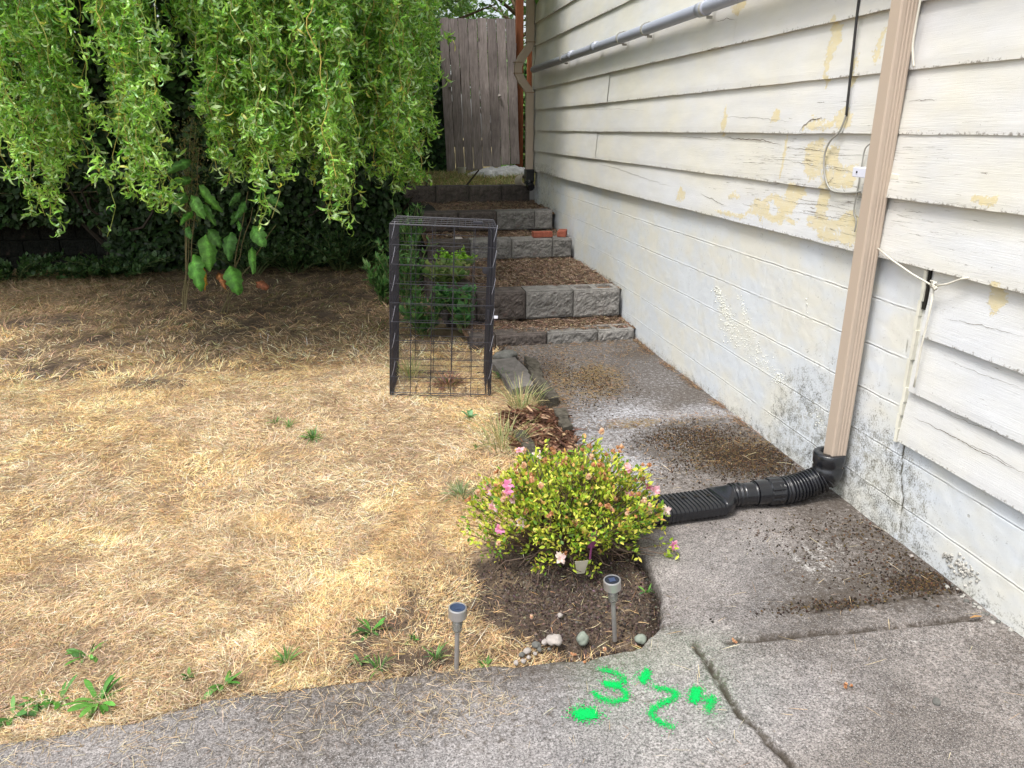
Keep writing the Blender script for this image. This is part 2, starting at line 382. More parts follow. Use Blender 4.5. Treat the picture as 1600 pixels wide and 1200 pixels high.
# ================================================================== GROUND, PAVING
def grid(xs, ys): X, Y = np.meshgrid(xs, ys, indexing='ij'); return X, Y
def gridfaces(nx, ny, keep=None):
    i = np.arange(nx*ny).reshape(nx, ny); F = np.stack([i[:-1, :-1], i[1:, :-1], i[1:, 1:], i[:-1, 1:]], -1).reshape(-1, 4)
    if keep is not None: F = F[keep.ravel()[F].any(1)]
    return F
def compact(V, F, *cs):
    u, inv = np.unique(F, return_inverse=True); return (V[u], inv.reshape(F.shape))+tuple(c[u] for c in cs)
def ell(X, Y, u, v, ru, rv, soft=.5, z=0.):
    """soft ellipse on the ground, measured from the photo"""
    c = G(u, v, z); rx = abs(G(u+ru, v, z)[0]-c[0]); ry = abs(G(u, v-rv, z)[1]-c[1]); s = (G(u, v-rv, z)[0]-c[0])/max(ry, 1e-6)
    dx = (X-c[0]-(Y-c[1])*s)/rx; dy = (Y-c[1])/ry
    return np.clip((1+soft-np.sqrt(dx*dx+dy*dy))/soft, 0, 1)
def segd(X, Y, pts):
    d = np.full(X.shape, 9.)
    for (ax, ay), (bx, by) in zip(pts[:-1], pts[1:]):
        vx, vy = bx-ax, by-ay; t = np.clip(((X-ax)*vx+(Y-ay)*vy)/(vx*vx+vy*vy), 0, 1); d = np.minimum(d, np.hypot(X-ax-t*vx, Y-ay-t*vy))
    return d
# outline of the lawn/bed side of the concrete: everything on the lawn side is soil
EDGE = [(-9, 1.75), (-3, 1.84), (-1.09, 1.92), (-.75, 1.945), (-.5, 2.0), (-.22, 2.03), (.05, 2.01), (.37, 1.985), (.60, 1.965), (.79, 1.99), (.90, 2.09), (.96, 2.25), (.99, 2.48), (1.0, 2.9), (1.0, 3.4), (.99, 3.8), (1.0, 4.3), (1.03, 4.8), (1.05, 5.15), (1.0, 5.4), (.97, 5.7), (.95, 7)]
def soil_side(X, Y):
    """signed distance: >0 on concrete"""
    d = segd(X, Y, EDGE)
    ex = np.array([p[0] for p in EDGE[:12]]); ey = np.array([p[1] for p in EDGE[:12]])
    lx = np.array([p[0] for p in EDGE[8:]]); ly = np.array([p[1] for p in EDGE[8:]])
    below = Y < np.interp(X, ex, ey)
    inside = np.where(Y < 1.965, (Y < np.interp(X, ex, ey)) | (X > .6), X > np.interp(Y, ly[1:], lx[1:]))
    inside = np.where((Y < 1.99) & (X < .79), below, inside)
    return np.where(inside, d, -d)
xs = np.concatenate([np.arange(-9, -1.6, .06), np.arange(-1.6, 2.05, .009), [2.056, 2.08]])
ys = np.concatenate([np.arange(-3, 1.15, .06), np.arange(1.15, 3.3, .008), np.arange(3.3, 5.78, .013)])
X, Y = grid(xs, ys); sdc = soil_side(X, Y)+(fbm(X*9, Y*9, 5)-.5)*.035+(fbm(X*40, Y*40, 6)-.5)*.012
J1 = [G(1085, 1010)[:2], G(1120, 1060)[:2], G(1160, 1120)[:2], G(1240, 1200)[:2], (1.16, .9), (1.4, -3)]
J2 = [G(1140, 1004)[:2], G(1250, 993)[:2], G(1400, 978)[:2], G(1530, 965)[:2]]
J3 = [G(1270, 955)[:2], G(1350, 943)[:2], G(1440, 930)[:2]]
J4 = [(1.12, 3.86), (1.28, 3.867), (1.6, 3.86), (1.96, 3.88), (2.056, 3.89)]
J5 = [(1.22, 2.85), (2.0, 2.79)]
wob = (fbm(X*14, Y*14, 8)-.5)*.03
def groove(pts, wd, dep): d = segd(X+wob*.6, Y+wob*.6, pts); return -dep*np.exp(-(d/wd)**2), d
Z = (fbm(X*1.5, Y*1.5, 1)-.5)*.012+(fbm(X*12, Y*12, 2)-.5)*.004
g1, d1 = groove(J1, .0065, .014); g2, d2 = groove(J2, .009, .018); g3, d3 = groove(J3, .005, .008); g4, d4 = groove(J4, .012, .010); 
# tooled margins beside the joints (a shallow step)
def margin(d, a, dep): return -dep*np.exp(-((d-a)/.006)**2)
Z += g1+g2+g3+g4+margin(d1, .075, .004)*(X > .9)+margin(d2, .07, .0035)+.004*np.exp(-((d1-.022)/.01)**2)+.004*np.exp(-((d2-.02)/.01)**2)
Z = Z-.07*sst(.012, -.02, sdc)
dark = .45*ell(X, Y, 1400, 880, 130, 45, 1.)+.25*ell(X, Y, 1250, 815, 180, 30, 1.)+.75*ell(X, Y, 1420, 905, 75, 22, .9)+.5*ell(X, Y, 1330, 935, 90, 10, .8)+.45*ell(X, Y, 1440, 850, 70, 50, .8)+.5*ell(X, Y, 1330, 770, 70, 30, 1.)
dark += 1.1*ell(X, Y, 1080, 686, 80, 24, .5)+1.2*ell(X, Y, 1165, 710, 62, 24, .5)+.4*ell(X, Y, 1150, 740, 130, 20, .8)+.55*ell(X, Y, 960, 600, 120, 50, .8)+.6*ell(X, Y, 900, 560, 100, 36, .9)+.4*ell(X, Y, 1040, 590, 60, 24, .9)+.5*ell(X, Y, 890, 590, 55, 40, .9)+.35*ell(X, Y, 1000, 560, 90, 16, .8)+.4*ell(X, Y, 850, 545, 90, 14, .8)
dark += .30*sst(.45, 0, WX-X)*(Y > 1.7)+.12*ell(X, Y, 740, 1060, 160, 30, 1.)+.30*ell(X, Y, 650, 1110, 300, 45, 1.)+.35*sst(.12, 0, sdc)+.22*ell(X, Y, 1220, 960, 120, 60, 1.)
dark += 1.1*np.exp(-(d1/.014)**2)+.6*np.exp(-(d2/.014)**2)+.5*np.exp(-(d3/.010)**2)+.35*np.exp(-(d4/.03)**2)
dark += .5*sst(2.6, 1.5, Y)*(fbm(X*3, Y*3, 21)-.3)+.3*(fbm(X*1.8, Y*1.8, 22) > .5)*(fbm(X*1.8, Y*1.8, 22)-.5)*4
white = .38*ell(X, Y, 1230, 870, 60, 50, .9)+.30*ell(X, Y, 1330, 880, 70, 50, .9)+.22*ell(X, Y, 1420, 1060, 240, 90, .9)+.25*ell(X, Y, 1300, 1010, 200, 12, .8)+.15*ell(X, Y, 1500, 1010, 120, 30, .8)
# old scrape marks on the slab
for q in range(7):
    a0 = G(1215+q*32+random.uniform(-6, 6), 850+random.uniform(-14, 10))[:2]; a1 = G(1265+q*27+random.uniform(-8, 8), 905+random.uniform(-16, 16))[:2]; white += .75*np.exp(-(segd(X+wob*1.6, Y, [a0, a1])/.012)**2)*(fbm(X*30, Y*30, 33) > .42)*random.uniform(.4, 1)
for off in (.082,): white += .22*np.exp(-((d2-off)/.01)**2)*(Y < 1.96)+.35*np.exp(-((d1-.028)/.008)**2)*(X > .9)
moss = .0*X+.75*ell(X, Y, 935, 597, 36, 20, .7)+.4*ell(X, Y, 900, 575, 40, 14, .7)+.65*ell(X, Y, 1140, 705, 60, 16, .8)+.75*ell(X, Y, 985, 661, 32, 6, .8)+.35*ell(X, Y, 1080, 655, 70, 5, .8)+.55*ell(X, Y, 870, 620, 18, 30, .8)+.35*ell(X, Y, 870, 535, 90, 12, .8)+.15*np.exp(-((X-2.03)/.04)**2)*sst(3.0, 3.6, Y)
green = .5*ell(X, Y, 1010, 1020, 90, 22, 1.)+.3*ell(X, Y, 1060, 1080, 110, 60, 1.)+.6*ell(X, Y, 1115, 1085, 22, 30, 1.)+.35*ell(X, Y, 960, 1070, 45, 35, 1.)
bleach = .62*sst(2.9, 4.2, Y)*sst(.25, .60, fbm(X*3, Y*3, 31))+.45*ell(X, Y, 940, 680, 70, 55, .8)+.5*np.exp(-(segd(X+wob, Y, [G(895, 570)[:2], G(905, 600)[:2], G(950, 650)[:2], G(1000, 660)[:2]])/.05)**2)+.25*ell(X, Y, 950, 1130, 260, 60, 1.)+.12*ell(X, Y, 1120, 900, 90, 60, 1.)+.15*sst(-.2,-.6,X)
HC = [[G(1290, 1060)[:2], G(1380, 1090)[:2], G(1450, 1150)[:2], G(1480, 1200)[:2]], [G(640, 1110)[:2], G(760, 1135)[:2], G(860, 1190)[:2]], [G(1080, 860)[:2], G(1130, 905)[:2], G(1140, 960)[:2]], [G(1340, 1000)[:2], G(1330, 1050)[:2]]]
for h_ in HC: dark = dark+.55*np.exp(-(segd(X+wob*1.4, Y+wob, h_)/.006)**2)*(fbm(X*8, Y*8, 35) > .42)
jn = fbm(X*30, Y*30, 34); edge_d = np.clip(sst(.01, -.01, sdc)+.95*np.exp(-(d1/.0075)**2)*(jn > .36)+.9*np.exp(-(d2/.007)**2)*(jn > .40)+.8*np.exp(-(d3/.006)**2)*(jn > .45), 0, 1)
V = np.stack([X, Y, Z], -1).reshape(-1, 3)
dark = .9*np.tanh(dark*1.2); moss = .8*np.tanh(moss*1.2); white = white*.6; green = green*.10; C1 = np.clip(np.stack([dark, white, moss], -1), 0, 1.4).reshape(-1, 3); C2 = np.clip(np.stack([green, bleach, edge_d], -1), 0, 1).reshape(-1, 3)
F = gridfaces(len(xs), len(ys), sdc > -.03); V, F, C1, C2 = compact(V, F, C1, C2)
paving = link('concrete_path', mesh_np('concrete_path', V, F, m_conc, C1, attrs={'Var': C2}, smooth=True)); tag(paving, kind='structure')

# lawn sheet (reaches the horizon), bed sheet, terraces
BARE = [(90, 575, 50, 12), (140, 530, 70, 12), (30, 548, 30, 7), (345, 522, 50, 7), (235, 595, 40, 7), (500, 778, 16, 9), (655, 1000, 80, 50), (690, 970, 70, 60), (420, 440, 160, 40), (60, 500, 80, 8), (600, 1040, 110, 12)]
def bare_mask(X, Y):
    b = np.zeros(np.shape(X))
    for u, v, ru, rv in BARE: b = np.maximum(b, ell(X, Y, u, v, ru, rv, .8)*(.78 if v < 620 else .42 if u < 620 else .62))
    b = np.maximum(b, .95*np.clip((1.25-np.hypot((X-.68)/.38, (Y-2.40)/.44))/.35, 0, 1))
    return np.clip(b+(fbm(X*11, Y*11, 41)-.5)*1.5*(b > .02), 0, 1)
def lawn_z(X, Y):
    b = np.clip((1.2-np.hypot((X-.62)/.5, (Y-2.42)/.48))/.4, 0, 1)
    return -.015+(fbm(X*1.2, Y*1.2, 51)-.5)*.05*sst(1.9, 2.8, Y)+(fbm(X*9, Y*9, 52)-.5)*.018-.012*b+b*((fbm(X*22, Y*22, 53)-.5)*.035+(fbm(X*60, Y*60, 54)-.5)*.016)+.10*np.exp(-(((X-.62)/.2)**2+((Y-2.62)/.2)**2))*.35
xs = np.concatenate([[-60, -30, -15], np.arange(-9, -2, .08), np.arange(-2, .1, .025), np.arange(.1, 1.2, .009), np.arange(1.2, 2.1, .06), [2.3]])
ys = np.concatenate([[-20, -3, 0, 1.5], np.arange(1.8, 3.2, .009), np.arange(3.2, 6, .03), np.arange(6, 10.6, .08), [14, 25, 60]])
X, Y = grid(xs, ys); Z = lawn_z(X, Y); Z = np.where((sst(-.05, .04, soil_side(X, Y)) > 0) & (Y < 5.8), np.minimum(Z, Z*0-.03-.08*sst(-.05, .04, soil_side(X, Y))), Z)
Z = np.where((X > .95) & (Y > 5.6), -.15, Z)
Cm = np.stack([bare_mask(X, Y), X*0, X*0], -1).reshape(-1, 3)
lawn = link('lawn_ground', mesh_np('lawn_ground', np.stack([X, Y, Z], -1).reshape(-1, 3), gridfaces(len(xs), len(ys)), m_lawn, Cm, smooth=True)); tag(lawn, kind='structure')
# far ground under the terrace and beyond
TIERS = [  # y0 (front of fill), y1, z, x left
    (5.72, 6.22, .075, .70), (6.12, 7.80, .315, .72), (7.78, 8.52, .50, .56), (8.52, 9.86, .70, .60)]
for i, (y0, y1, z, xl) in enumerate(TIERS):
    xs = np.arange(xl-.02, 2.09, .02); ys = np.arange(y0-.02, y1+.01, .02); X, Y = grid(xs, ys)
    Z = z+(fbm(X*7, Y*7, 60+i)-.5)*.05+(fbm(X*30, Y*30, 65+i)-.5)*.02+.03*(Y-y0)/(y1-y0)
    o = link('terrace_soil', mesh_np('terrace_soil', np.stack([X, Y, Z], -1).reshape(-1, 3), gridfaces(len(xs), len(ys)), m_litter, smooth=True)); tag(o, kind='structure')
def upz(X, Y): return .90+.085*sst(9.8, 11.6, Y)+(fbm(X*5, Y*5, 71)-.5)*.04
xs = np.concatenate([np.arange(-12, .5, .5), np.arange(.5, 3.2, .03), np.arange(3.3, 14, .8)]); ys = np.concatenate([np.arange(9.85, 12, .03), np.arange(12, 60, 2.)]); X, Y = grid(xs, ys)
m_up = earth('upper_ground_earth', (.12, .10, .045), (.30, .25, .13), 12)
o = link('upper_ground', mesh_np('upper_ground', np.stack([X, Y, upz(X, Y)], -1).reshape(-1, 3), gridfaces(len(xs), len(ys)), m_up, smooth=True)); tag(o, kind='structure')

# ================================================================== HOUSE
house = thing('house', 'cream clapboard house with painted block foundation along the concrete path', 'house', (WX, 3, 0))
HX, HY = WX, 3.0
def hlink(name, me): return link(name, me, house, (-HX, -HY, 0))
YEND = 9.62
SX = 2.022      # face of siding, bottom edge of a board
BOT = [1.105, 1.343, 1.578, 1.81, 2.039, 2.277, 2.515, 2.755, 2.99, 3.225, 3.46, 3.695]
JOINT = {0: (4.24,), 1: (2.80, 3.70, 6.9), 2: (4.412,), 3: (6.6,), 4: (4.303,), 5: (7.4,), 6: (5.2,), 7: (3.9,)}
def wpatch(Yy, Zz, u, v, ru, rv, soft=.6):
    c = WL(u, v, SX); ry = abs(WL(u+ru, v, SX)[1]-c[1]); rz = abs(WL(u, v-rv, SX)[2]-c[2]); k = (WL(u+ru, v, SX)[2]-c[2])
    return np.clip((1+soft-np.sqrt(((Yy-c[1])/ry)**2+((Zz-c[2])/rz)**2))/soft, 0, 1)
YEL = [(1300, 60, 6, 30), (1290, 105, 6, 26), (1368, 75, 5, 22), (1276, 196, 20, 9), (1316, 186, 12, 14), (1272, 248, 17, 26), (1296, 240, 10, 12), (1312, 275, 22, 18), (1282, 320, 8, 34), (1285, 350, 30, 8), (1325, 352, 14, 20), (1310, 368, 34, 9), (1200, 342, 40, 5), (1062, 305, 6, 10), (1145, 306, 8, 6), (1185, 325, 12, 14), (1226, 318, 16, 14), (1206, 308, 10, 6), (1238, 300, 14, 10), (1130, 190, 3, 22), (1222, 245, 3, 28), (1210, 182, 8, 6), (1140, 335, 20, 6), (1543, 312, 15, 8), (1550, 465, 12, 20), (1328, 110, 6, 22), (1150, 10, 10, 8)]
BLUE = [(1230, 350, 60, 24), (1180, 350, 50, 20), (1040, 300, 50, 16), (1520, 520, 60, 40), (1560, 640, 50, 40), (1490, 560, 40, 20), (1560, 400, 80, 20)]
def board(yA, yB, zb, zt, xoff, seed, under=.0, clipy=None):
    dy = .03 if yB < 4.5 else .05
    ysb = np.arange(yA, yB+dy, dy); ysb[-1] = yB; n = len(ysb)
    wv = (fbm(ysb*2.5, ysb*0+seed, 80)-.5)*.006+(fbm(ysb*18, ysb*0+seed, 81)-.5)*.004; wx = (fbm(ysb*1.3, ysb*0+seed, 82)-.5)*.006
    ts = np.linspace(0, 1, 9); rows = [(SX+.030+wx*0, zb+.004+wv)]            # back of the bottom lip
    rows += [(SX+xoff+wx+.020*t, zb+wv*(1-t)+(zt-zb)*t) for t in ts]
    Vv = np.stack([np.stack([r[0]+ysb*0, ysb, r[1]], -1) for r in rows], 0)   # (10, n, 3)
    # bevel the lower edge a touch
    Vv[1, :, 0] += .0015
    Yy = Vv[..., 1]; Zz = Vv[..., 2]; yel = 0; blu = 0
    for p in YEL: yel = np.maximum(yel, wpatch(Yy, Zz, *p))
    for p in BLUE: blu = np.maximum(blu, wpatch(Yy, Zz, *p, soft=1.))
    wear = .25+.5*wpatch(Yy, Zz, 1290, 260, 140, 80, 1.)+.45*wpatch(Yy, Zz, 1200, 330, 170, 60, 1.)+.28*wpatch(Yy, Zz, 1500, 540, 150, 180, 1.)+.15*wpatch(Yy, Zz, 1550, 220, 150, 60, 1.)+.35*wpatch(Yy, Zz, 1100, 230, 200, 14, 1.)
    low = np.exp(-((Zz-zb)/.008)**2)
    dirt = .55*low*(fbm(Yy*6, Zz*0+seed, 83) > .35)+.25*wpatch(Yy, Zz, 1390, 350, 40, 60, 1.)*0+.35*np.exp(-((Zz-zt+.0)/.012)**2)+.5*wpatch(Yy, Zz, 845, 262, 20, 6, 1.)
    A = np.stack([yel+0*Yy, wear+0*Yy, dirt+0*Yy], -1).reshape(-1, 3); Bc = np.stack([blu+0*Yy, 0*Yy, 0*Yy], -1).reshape(-1, 3)
    Fq = gridfaces(len(rows), n); return Vv.reshape(-1, 3), Fq[:, ::-1], A, Bc
m_crackd = simple('bare_dark_wood', (.10, .075, .05), .9)
def build_boards(name, specs, zlist=BOT, cracks=None, xadd=0.):
    Vs = []; Fs = []; As = []; Bs = []; b = 0
    for s in specs:
        v, f, a, bb = board(*s); Vs.append(v); Fs.append(f+b); b += len(v); As.append(a); Bs.append(bb)
    nf = b_ = sum(len(f) for f in Fs); ncr = 0
    for pts, wd in (cracks or []):
        P = [np.array(WL(u, v, SX+.008)) for u, v in pts]; Q = []
        for p0, p1 in zip(P[:-1], P[1:]):
            k = max(2, int(np.linalg.norm(p1-p0)/.006)); Q += [p0*(1-j/k)+p1*j/k for j in range(k)]
        Q = np.array(Q); k = len(Q); jz = (fbm(Q[:, 1]*26, Q[:, 2]*0+len(pts), 84)-.5)*.016+(fbm(Q[:, 1]*90, Q[:, 2]*0, 85)-.5)*.006; Q[:, 2] += jz
        zb = np.array([max([z for z in zlist if z <= q+.002] or [zlist[0]]) for q in Q[:, 2]]); Q[:, 0] = SX+.020*np.clip((Q[:, 2]-zb)/.262, 0, 1)-.0032+xadd
        hw = wd*np.sin(np.linspace(.15, math.pi-.15, k))*(.5+rs.rand(k)*.8); U = Q.copy(); U[:, 2] += hw; D_ = Q.copy(); D_[:, 2] -= hw
        Vs.append(np.stack([U, D_], 1).reshape(-1, 3)); q2 = np.arange(k-1)*2+b; Fs.append(np.stack([q2, q2+1, q2+3, q2+2], -1)); ncr += k-1; b += 2*k; As.append(np.zeros((2*k, 3))); Bs.append(np.zeros((2*k, 3)))
    me = mesh_np(name, np.concatenate(Vs), np.concatenate(Fs), [m_siding, m_crackd], np.concatenate(As), attrs={'Var': np.concatenate(Bs)}, fmat=np.concatenate([np.zeros(nf), np.ones(ncr)])); return hlink(name, me)
specs = []
for i, zb in enumerate(BOT):
    js = [-2.5]+sorted(JOINT.get(i, ()))+[YEND]
    for k in range(len(js)-1):
        xo = -.014 if (i == 1 and js[k+1] == 2.80) else random.uniform(-.003, .003)
        specs.append((js[k]+(.0015 if k else 0), js[k+1]-(.0015 if k < len(js)-2 else 0), zb+random.uniform(-.002, .002), zb+.262, xo, i*7.3+k*3.1))
CR1 = [([(1130, 213), (1150, 217), (1190, 219), (1222, 227)], .0022), ([(1060, 213), (1100, 216), (1128, 219)], .0010), ([(1125, 182), (1180, 184), (1240, 190)], .0008), ([(1251, 208), (1258, 196), (1270, 187), (1285, 186), (1288, 192)], .0024),
    ([(1095, 302), (1118, 313), (1137, 323)], .0016), ([(930, 255), (960, 262), (1010, 280), (1050, 292)], .0012), ([(880, 246), (930, 250), (980, 262)], .0009), ([(1224, 232), (1262, 233), (1300, 238)], .0012), ([(1235, 252), (1262, 256), (1285, 262)], .0010), ([(1292, 292), (1304, 278), (1306, 264)], .0016),
    ([(1418, 160), (1445, 155), (1466, 158)], .0009), ([(1405, 243), (1460, 241), (1500, 242), (1525, 247)], .0012), ([(1440, 250), (1500, 262), (1560, 268)], .0007), ([(1440, 368), (1470, 372), (1500, 380), (1530, 388)], .0011), ([(1415, 330), (1450, 334)], .0009),
    ([(1117, 34), (1135, 29), (1150, 30)], .0012), ([(1106, 79), (1122, 73), (1132, 74)], .0014), ([(1215, 312), (1250, 318), (1300, 322), (1335, 330)], .0009), ([(1240, 330), (1290, 338), (1330, 345)], .0008), ([(1450, 300), (1456, 306)], .0020), ([(1462, 290), (1468, 297)], .0022), ([(1318, 285), (1322, 300), (1326, 330)], .0012), ([(900, 172), (960, 170), (1010, 173)], .0006), ([(1290, 262), (1340, 270)], .0010), ([(1155, 5), (1152, 30), (1148, 66)], .0010)]
build_boards('siding', specs, BOT, CR1)
LB = [(.415, .645), (.632, .865), (.856, 1.12)]
CR2 = [([(1424, 652), (1470, 674), (1530, 706), (1600, 742)], .0014), ([(1472, 498), (1530, 508), (1600, 528)], .0007), ([(1500, 690), (1550, 712), (1600, 742)], .0008), ([(1460, 640), (1520, 665), (1590, 690)], .0006), ([(1470, 560), (1530, 585), (1600, 610)], .0006)]
o = build_boards('lower_siding', [(-2.5, 2.52-.012*i, a, b, .008, 100+i*9) for i, (a, b) in enumerate(LB)], [.415, .632, .856], CR2, .008)
# narrow corner board and dark gap where the lower siding starts
mb = MB()
for k in range(12):
    z0 = .40+k*.058; y0 = 2.535+.004*math.sin(k*1.7)-.010*(k/11.)
    mb.box((SX+.018, y0+.004, z0), (WX+.01, y0+.020, z0+.0585))
tr = mb.build('corner_board', m_plainwall, house, loc=(-HX, -HY, 0))
mb = MB(); mb.box((SX+.024, 2.515, .95), (SX+.032, 2.538, 1.10)); mb.build('dark_gap', m_hole, house, loc=(-HX, -HY, 0))  # solid dark box filling the gap
# foundation: board-formed / block wall with mortar ridges, popcorn aggregate and dirt near the ground
ysf = np.concatenate([np.arange(-2.5, 1.6, .06), np.arange(1.6, 4.6, .010), np.arange(4.6, YEND, .02), [YEND]])
zsf = np.unique(np.concatenate([np.arange(-.1, 1.12, .0085), [1.14]]+[zc+np.arange(-.016, .0121, .0025) for zc in (.935, .74, .545, .352, .155)]).round(4))
Yf, Zf = np.meshgrid(ysf, zsf, indexing='ij')
Xf = np.full(Yf.shape, WX)+(fbm(Yf*2, Zf*2, 90)-.5)*.010+(fbm(Yf*25, Zf*25, 91)-.5)*.003
mort = np.zeros(Yf.shape); wv = (fbm(Yf*8, Zf*0, 92)-.5)*.008
COURSE = [.935, .74, .545, .352, .155]
for k, zc in enumerate(COURSE):
    kk = (Yf > 2.58) | (k >= 3); s_ = np.exp(-((Zf-zc-wv)/.0032)**2)*kk*(fbm(Yf*5, Zf*0+k, 93) > .28); Xf -= .0013*s_; mort = np.maximum(mort, np.exp(-((Zf-zc-wv+.006)/.0022)**2)*kk*(fbm(Yf*9, Zf*0+k, 94) > .45))
    Xf += .0022*np.exp(-((Zf-zc-wv+.006)/.0025)**2)*kk*(fbm(Yf*7, Zf*0+k, 96) > .4)
    yv = np.arange(-2, YEND, .41)+.2*(k % 2)
    for y_ in yv: Xf += .0015*np.exp(-((Yf-y_)/.005)**2)*(np.abs(Zf-zc+.1) < .1)
def fpatch(u, v, ru, rv, soft=.6): return wpatch(Yf, Zf, u, v, ru, rv, soft)
dirt = .62*sst(.10, 0, Zf)+.55*fpatch(1290, 680, 70, 80, 1.)+.55*fpatch(1240, 660, 40, 50, 1.)+.6*fpatch(1355, 720, 45, 40, .9)+.55*fpatch(1400, 800, 30, 60, .9)+.30*fpatch(1370, 760, 60, 60, 1.)+.35*sst(.2, 0, Zf)*(Yf > 2.4)*(Yf < 4)+.5*fpatch(845, 275, 15, 30, 1.)+.25*sst(.06, 0, Zf)
dirt += .5*sst(8.2, 9.4, Yf)*sst(.25, 0, Zf-.72)+.30*np.exp(-((Zf-.62)/.25)**2)*sst(.14, 0, np.abs(Yf-2.62))*0
for y0, y1, z in ((5.7, 6.1, .1), (6.1, 7.7, .34), (7.7, 8.4, .54), (8.4, 9.7, .74)):
    dirt += .5*np.exp(-((Zf-z)/.05)**2)*(Yf > y0)*(Yf < y1)
def wline(pts): return segd(Yf+(fbm(Yf*30, Zf*30, 95)-.5)*.012, Zf, [WL(*p)[1:] for p in pts])
cr = np.exp(-(wline([(1412, 690), (1408, 740), (1411, 780), (1406, 840)])/.005)**2)+.7*np.exp(-(wline([(1432, 440), (1425, 480), (1418, 530), (1414, 560)])/.004)**2)
Xf += .006*np.clip(cr, 0, 1)
Vf = np.stack([Xf, Yf, Zf], -1).reshape(-1, 3); dirt = .66*np.tanh(dirt*1.1); Cf = np.clip(np.stack([dirt, cr, mort], -1), 0, 1.2).reshape(-1, 3)
hlink('foundation', mesh_np('foundation', Vf, gridfaces(len(ysf), len(zsf)), m_found, Cf, smooth=True))
# exposed aggregate: real pebbles bedded in the wall
def pebbles(name, pts, mat, rmin, rmax, flat=.7):
    bmV = []; bmF = []; b = 0
    ico = [(0,0,1)]+[(math.cos(a)*.85, math.sin(a)*.85, .5) for a in np.arange(6)*math.pi/3]+[(math.cos(a+.5)*.95, math.sin(a+.5)*.95, -.25) for a in np.arange(6)*math.pi/3]+[(0, 0, -.9)]
    fa = [(0, 1+i, 1+(i+1) % 6) for i in range(6)]+[(1+i, 7+i, 1+(i+1) % 6) for i in range(6)]+[(1+(i+1) % 6, 7+i, 7+(i+1) % 6) for i in range(6)]+[(13, 7+(i+1) % 6, 7+i) for i in range(6)]
    I = np.array(ico); Fa = np.array(fa)
    for p in pts:
        r = random.uniform(rmin, rmax); sc = np.array([random.uniform(.7, 1.2), random.uniform(.7, 1.2), random.uniform(.6, 1)])*r
        A = np.array(Matrix.Rotation(random.uniform(0, 6), 3, Vector(unit(1)[0])))
        bmV.append((I*sc)@A.T+np.array(p)); bmF.append(Fa+b); b += len(I)
    return mesh_np(name, np.concatenate(bmV), np.concatenate(bmF), mat, smooth=True)
pp = []
def band(pts, n, sp):
    for _ in range(n):
        t = random.random()*(len(pts)-1); k = int(t); t -= k; u = pts[k][0]*(1-t)+pts[k+1][0]*t; v = pts[k][1]*(1-t)+pts[k+1][1]*t; s_ = sp[k]*(1-t)+sp[k+1]*t
        q = WL(u+random.gauss(0, s_), v+random.gauss(0, s_*.8), WX); pp.append((WX+.0015, q[1], q[2]))
band([(1118, 450), (1135, 490), (1150, 525), (1185, 560), (1222, 598)], 900, [2.5, 5, 10, 9, 4]); band([(1155, 462), (1168, 510), (1180, 545)], 160, [3, 4, 6]); band([(1262, 465), (1260, 490)], 10, [1.5, 1.5]); band([(1265, 640), (1290, 665)], 90, [6, 8])
hlink('exposed_aggregate', pebbles('exposed_aggregate', pp, m_agg, .0024, .0058))
pp = []
band([(1478, 868), (1500, 885), (1520, 905)], 110, [4, 7, 8]); g_ = pp; 
for p in list(g_): pass
hlink('gravel_pocket', pebbles('gravel_pocket', [(x-.002, y, max(z, .008)) for x, y, z in pp], m_agg_g, .004, .009))
# the body of the house behind the cladding, eave and roof
mb = MB(); mb.box((WX+.04, -2.5, -.1), (8.5, YEND-.01, 3.95)); mb.build('wall', m_plainwall, house, loc=(-HX, -HY, 0))
mb = MB(); mb.box((SX-.012, YEND, 1.08), (WX+.12, YEND+.02, 3.95)); mb.build('corner_trim', m_plainwall, house, loc=(-HX, -HY, 0))
mb = MB(); mb.add([(1.93, -2.8, 3.92), (1.93, 10, 3.92), (5.3, 10, 5.6), (5.3, -2.8, 5.6), (8.9, -2.8, 3.92), (8.9, 10, 3.92), (1.93, -2.8, 4.06), (1.93, 10, 4.06), (5.3, 10, 5.74), (5.3, -2.8, 5.74), (8.9, -2.8, 4.06), (8.9, 10, 4.06)],
    [(0, 3, 2, 1), (3, 4, 5, 2), (6, 7, 8, 9), (9, 8, 11, 10), (0, 1, 7, 6), (4, 10, 11, 5), (0, 6, 9, 3), (3, 9, 10, 4), (1, 2, 8, 7), (2, 5, 11, 8)]); mb.build('roof', m_roof, house, loc=(-HX, -HY, 0))

# ---- big downspout
ds = thing('downspout', 'large tan rectangular downspout running down the clapboard wall into the black pipe', 'downspout', (1.984, 2.842, .15))
ds.rotation_euler = (.017, 0, 0)
def rib_prof(wx, wy):
    """rectangular section, ribbed on the -Y face; returns (x,y)"""
    p = []; n = 3
    r = .006
    p += [(-wx/2, -wy/2+r), (-wx/2+r*.3, -wy/2+r*.3), (-wx/2+r, -wy/2)]
    x = -wx/2+.010
    for i in range(3):
        c = -wx/2+wx*(.36+.2*i); p += [(c-.0050, -wy/2), (c-.0028, -wy/2+.0018), (c+.0028, -wy/2+.0018), (c+.0050, -wy/2)]
    p += [(wx/2-r, -wy/2), (wx/2-r*.3, -wy/2+r*.3), (wx/2, -wy/2+r), (wx/2, wy/2-r), (wx/2-r, wy/2), (-wx/2+r, wy/2), (-wx/2, wy/2-r)]
    return p
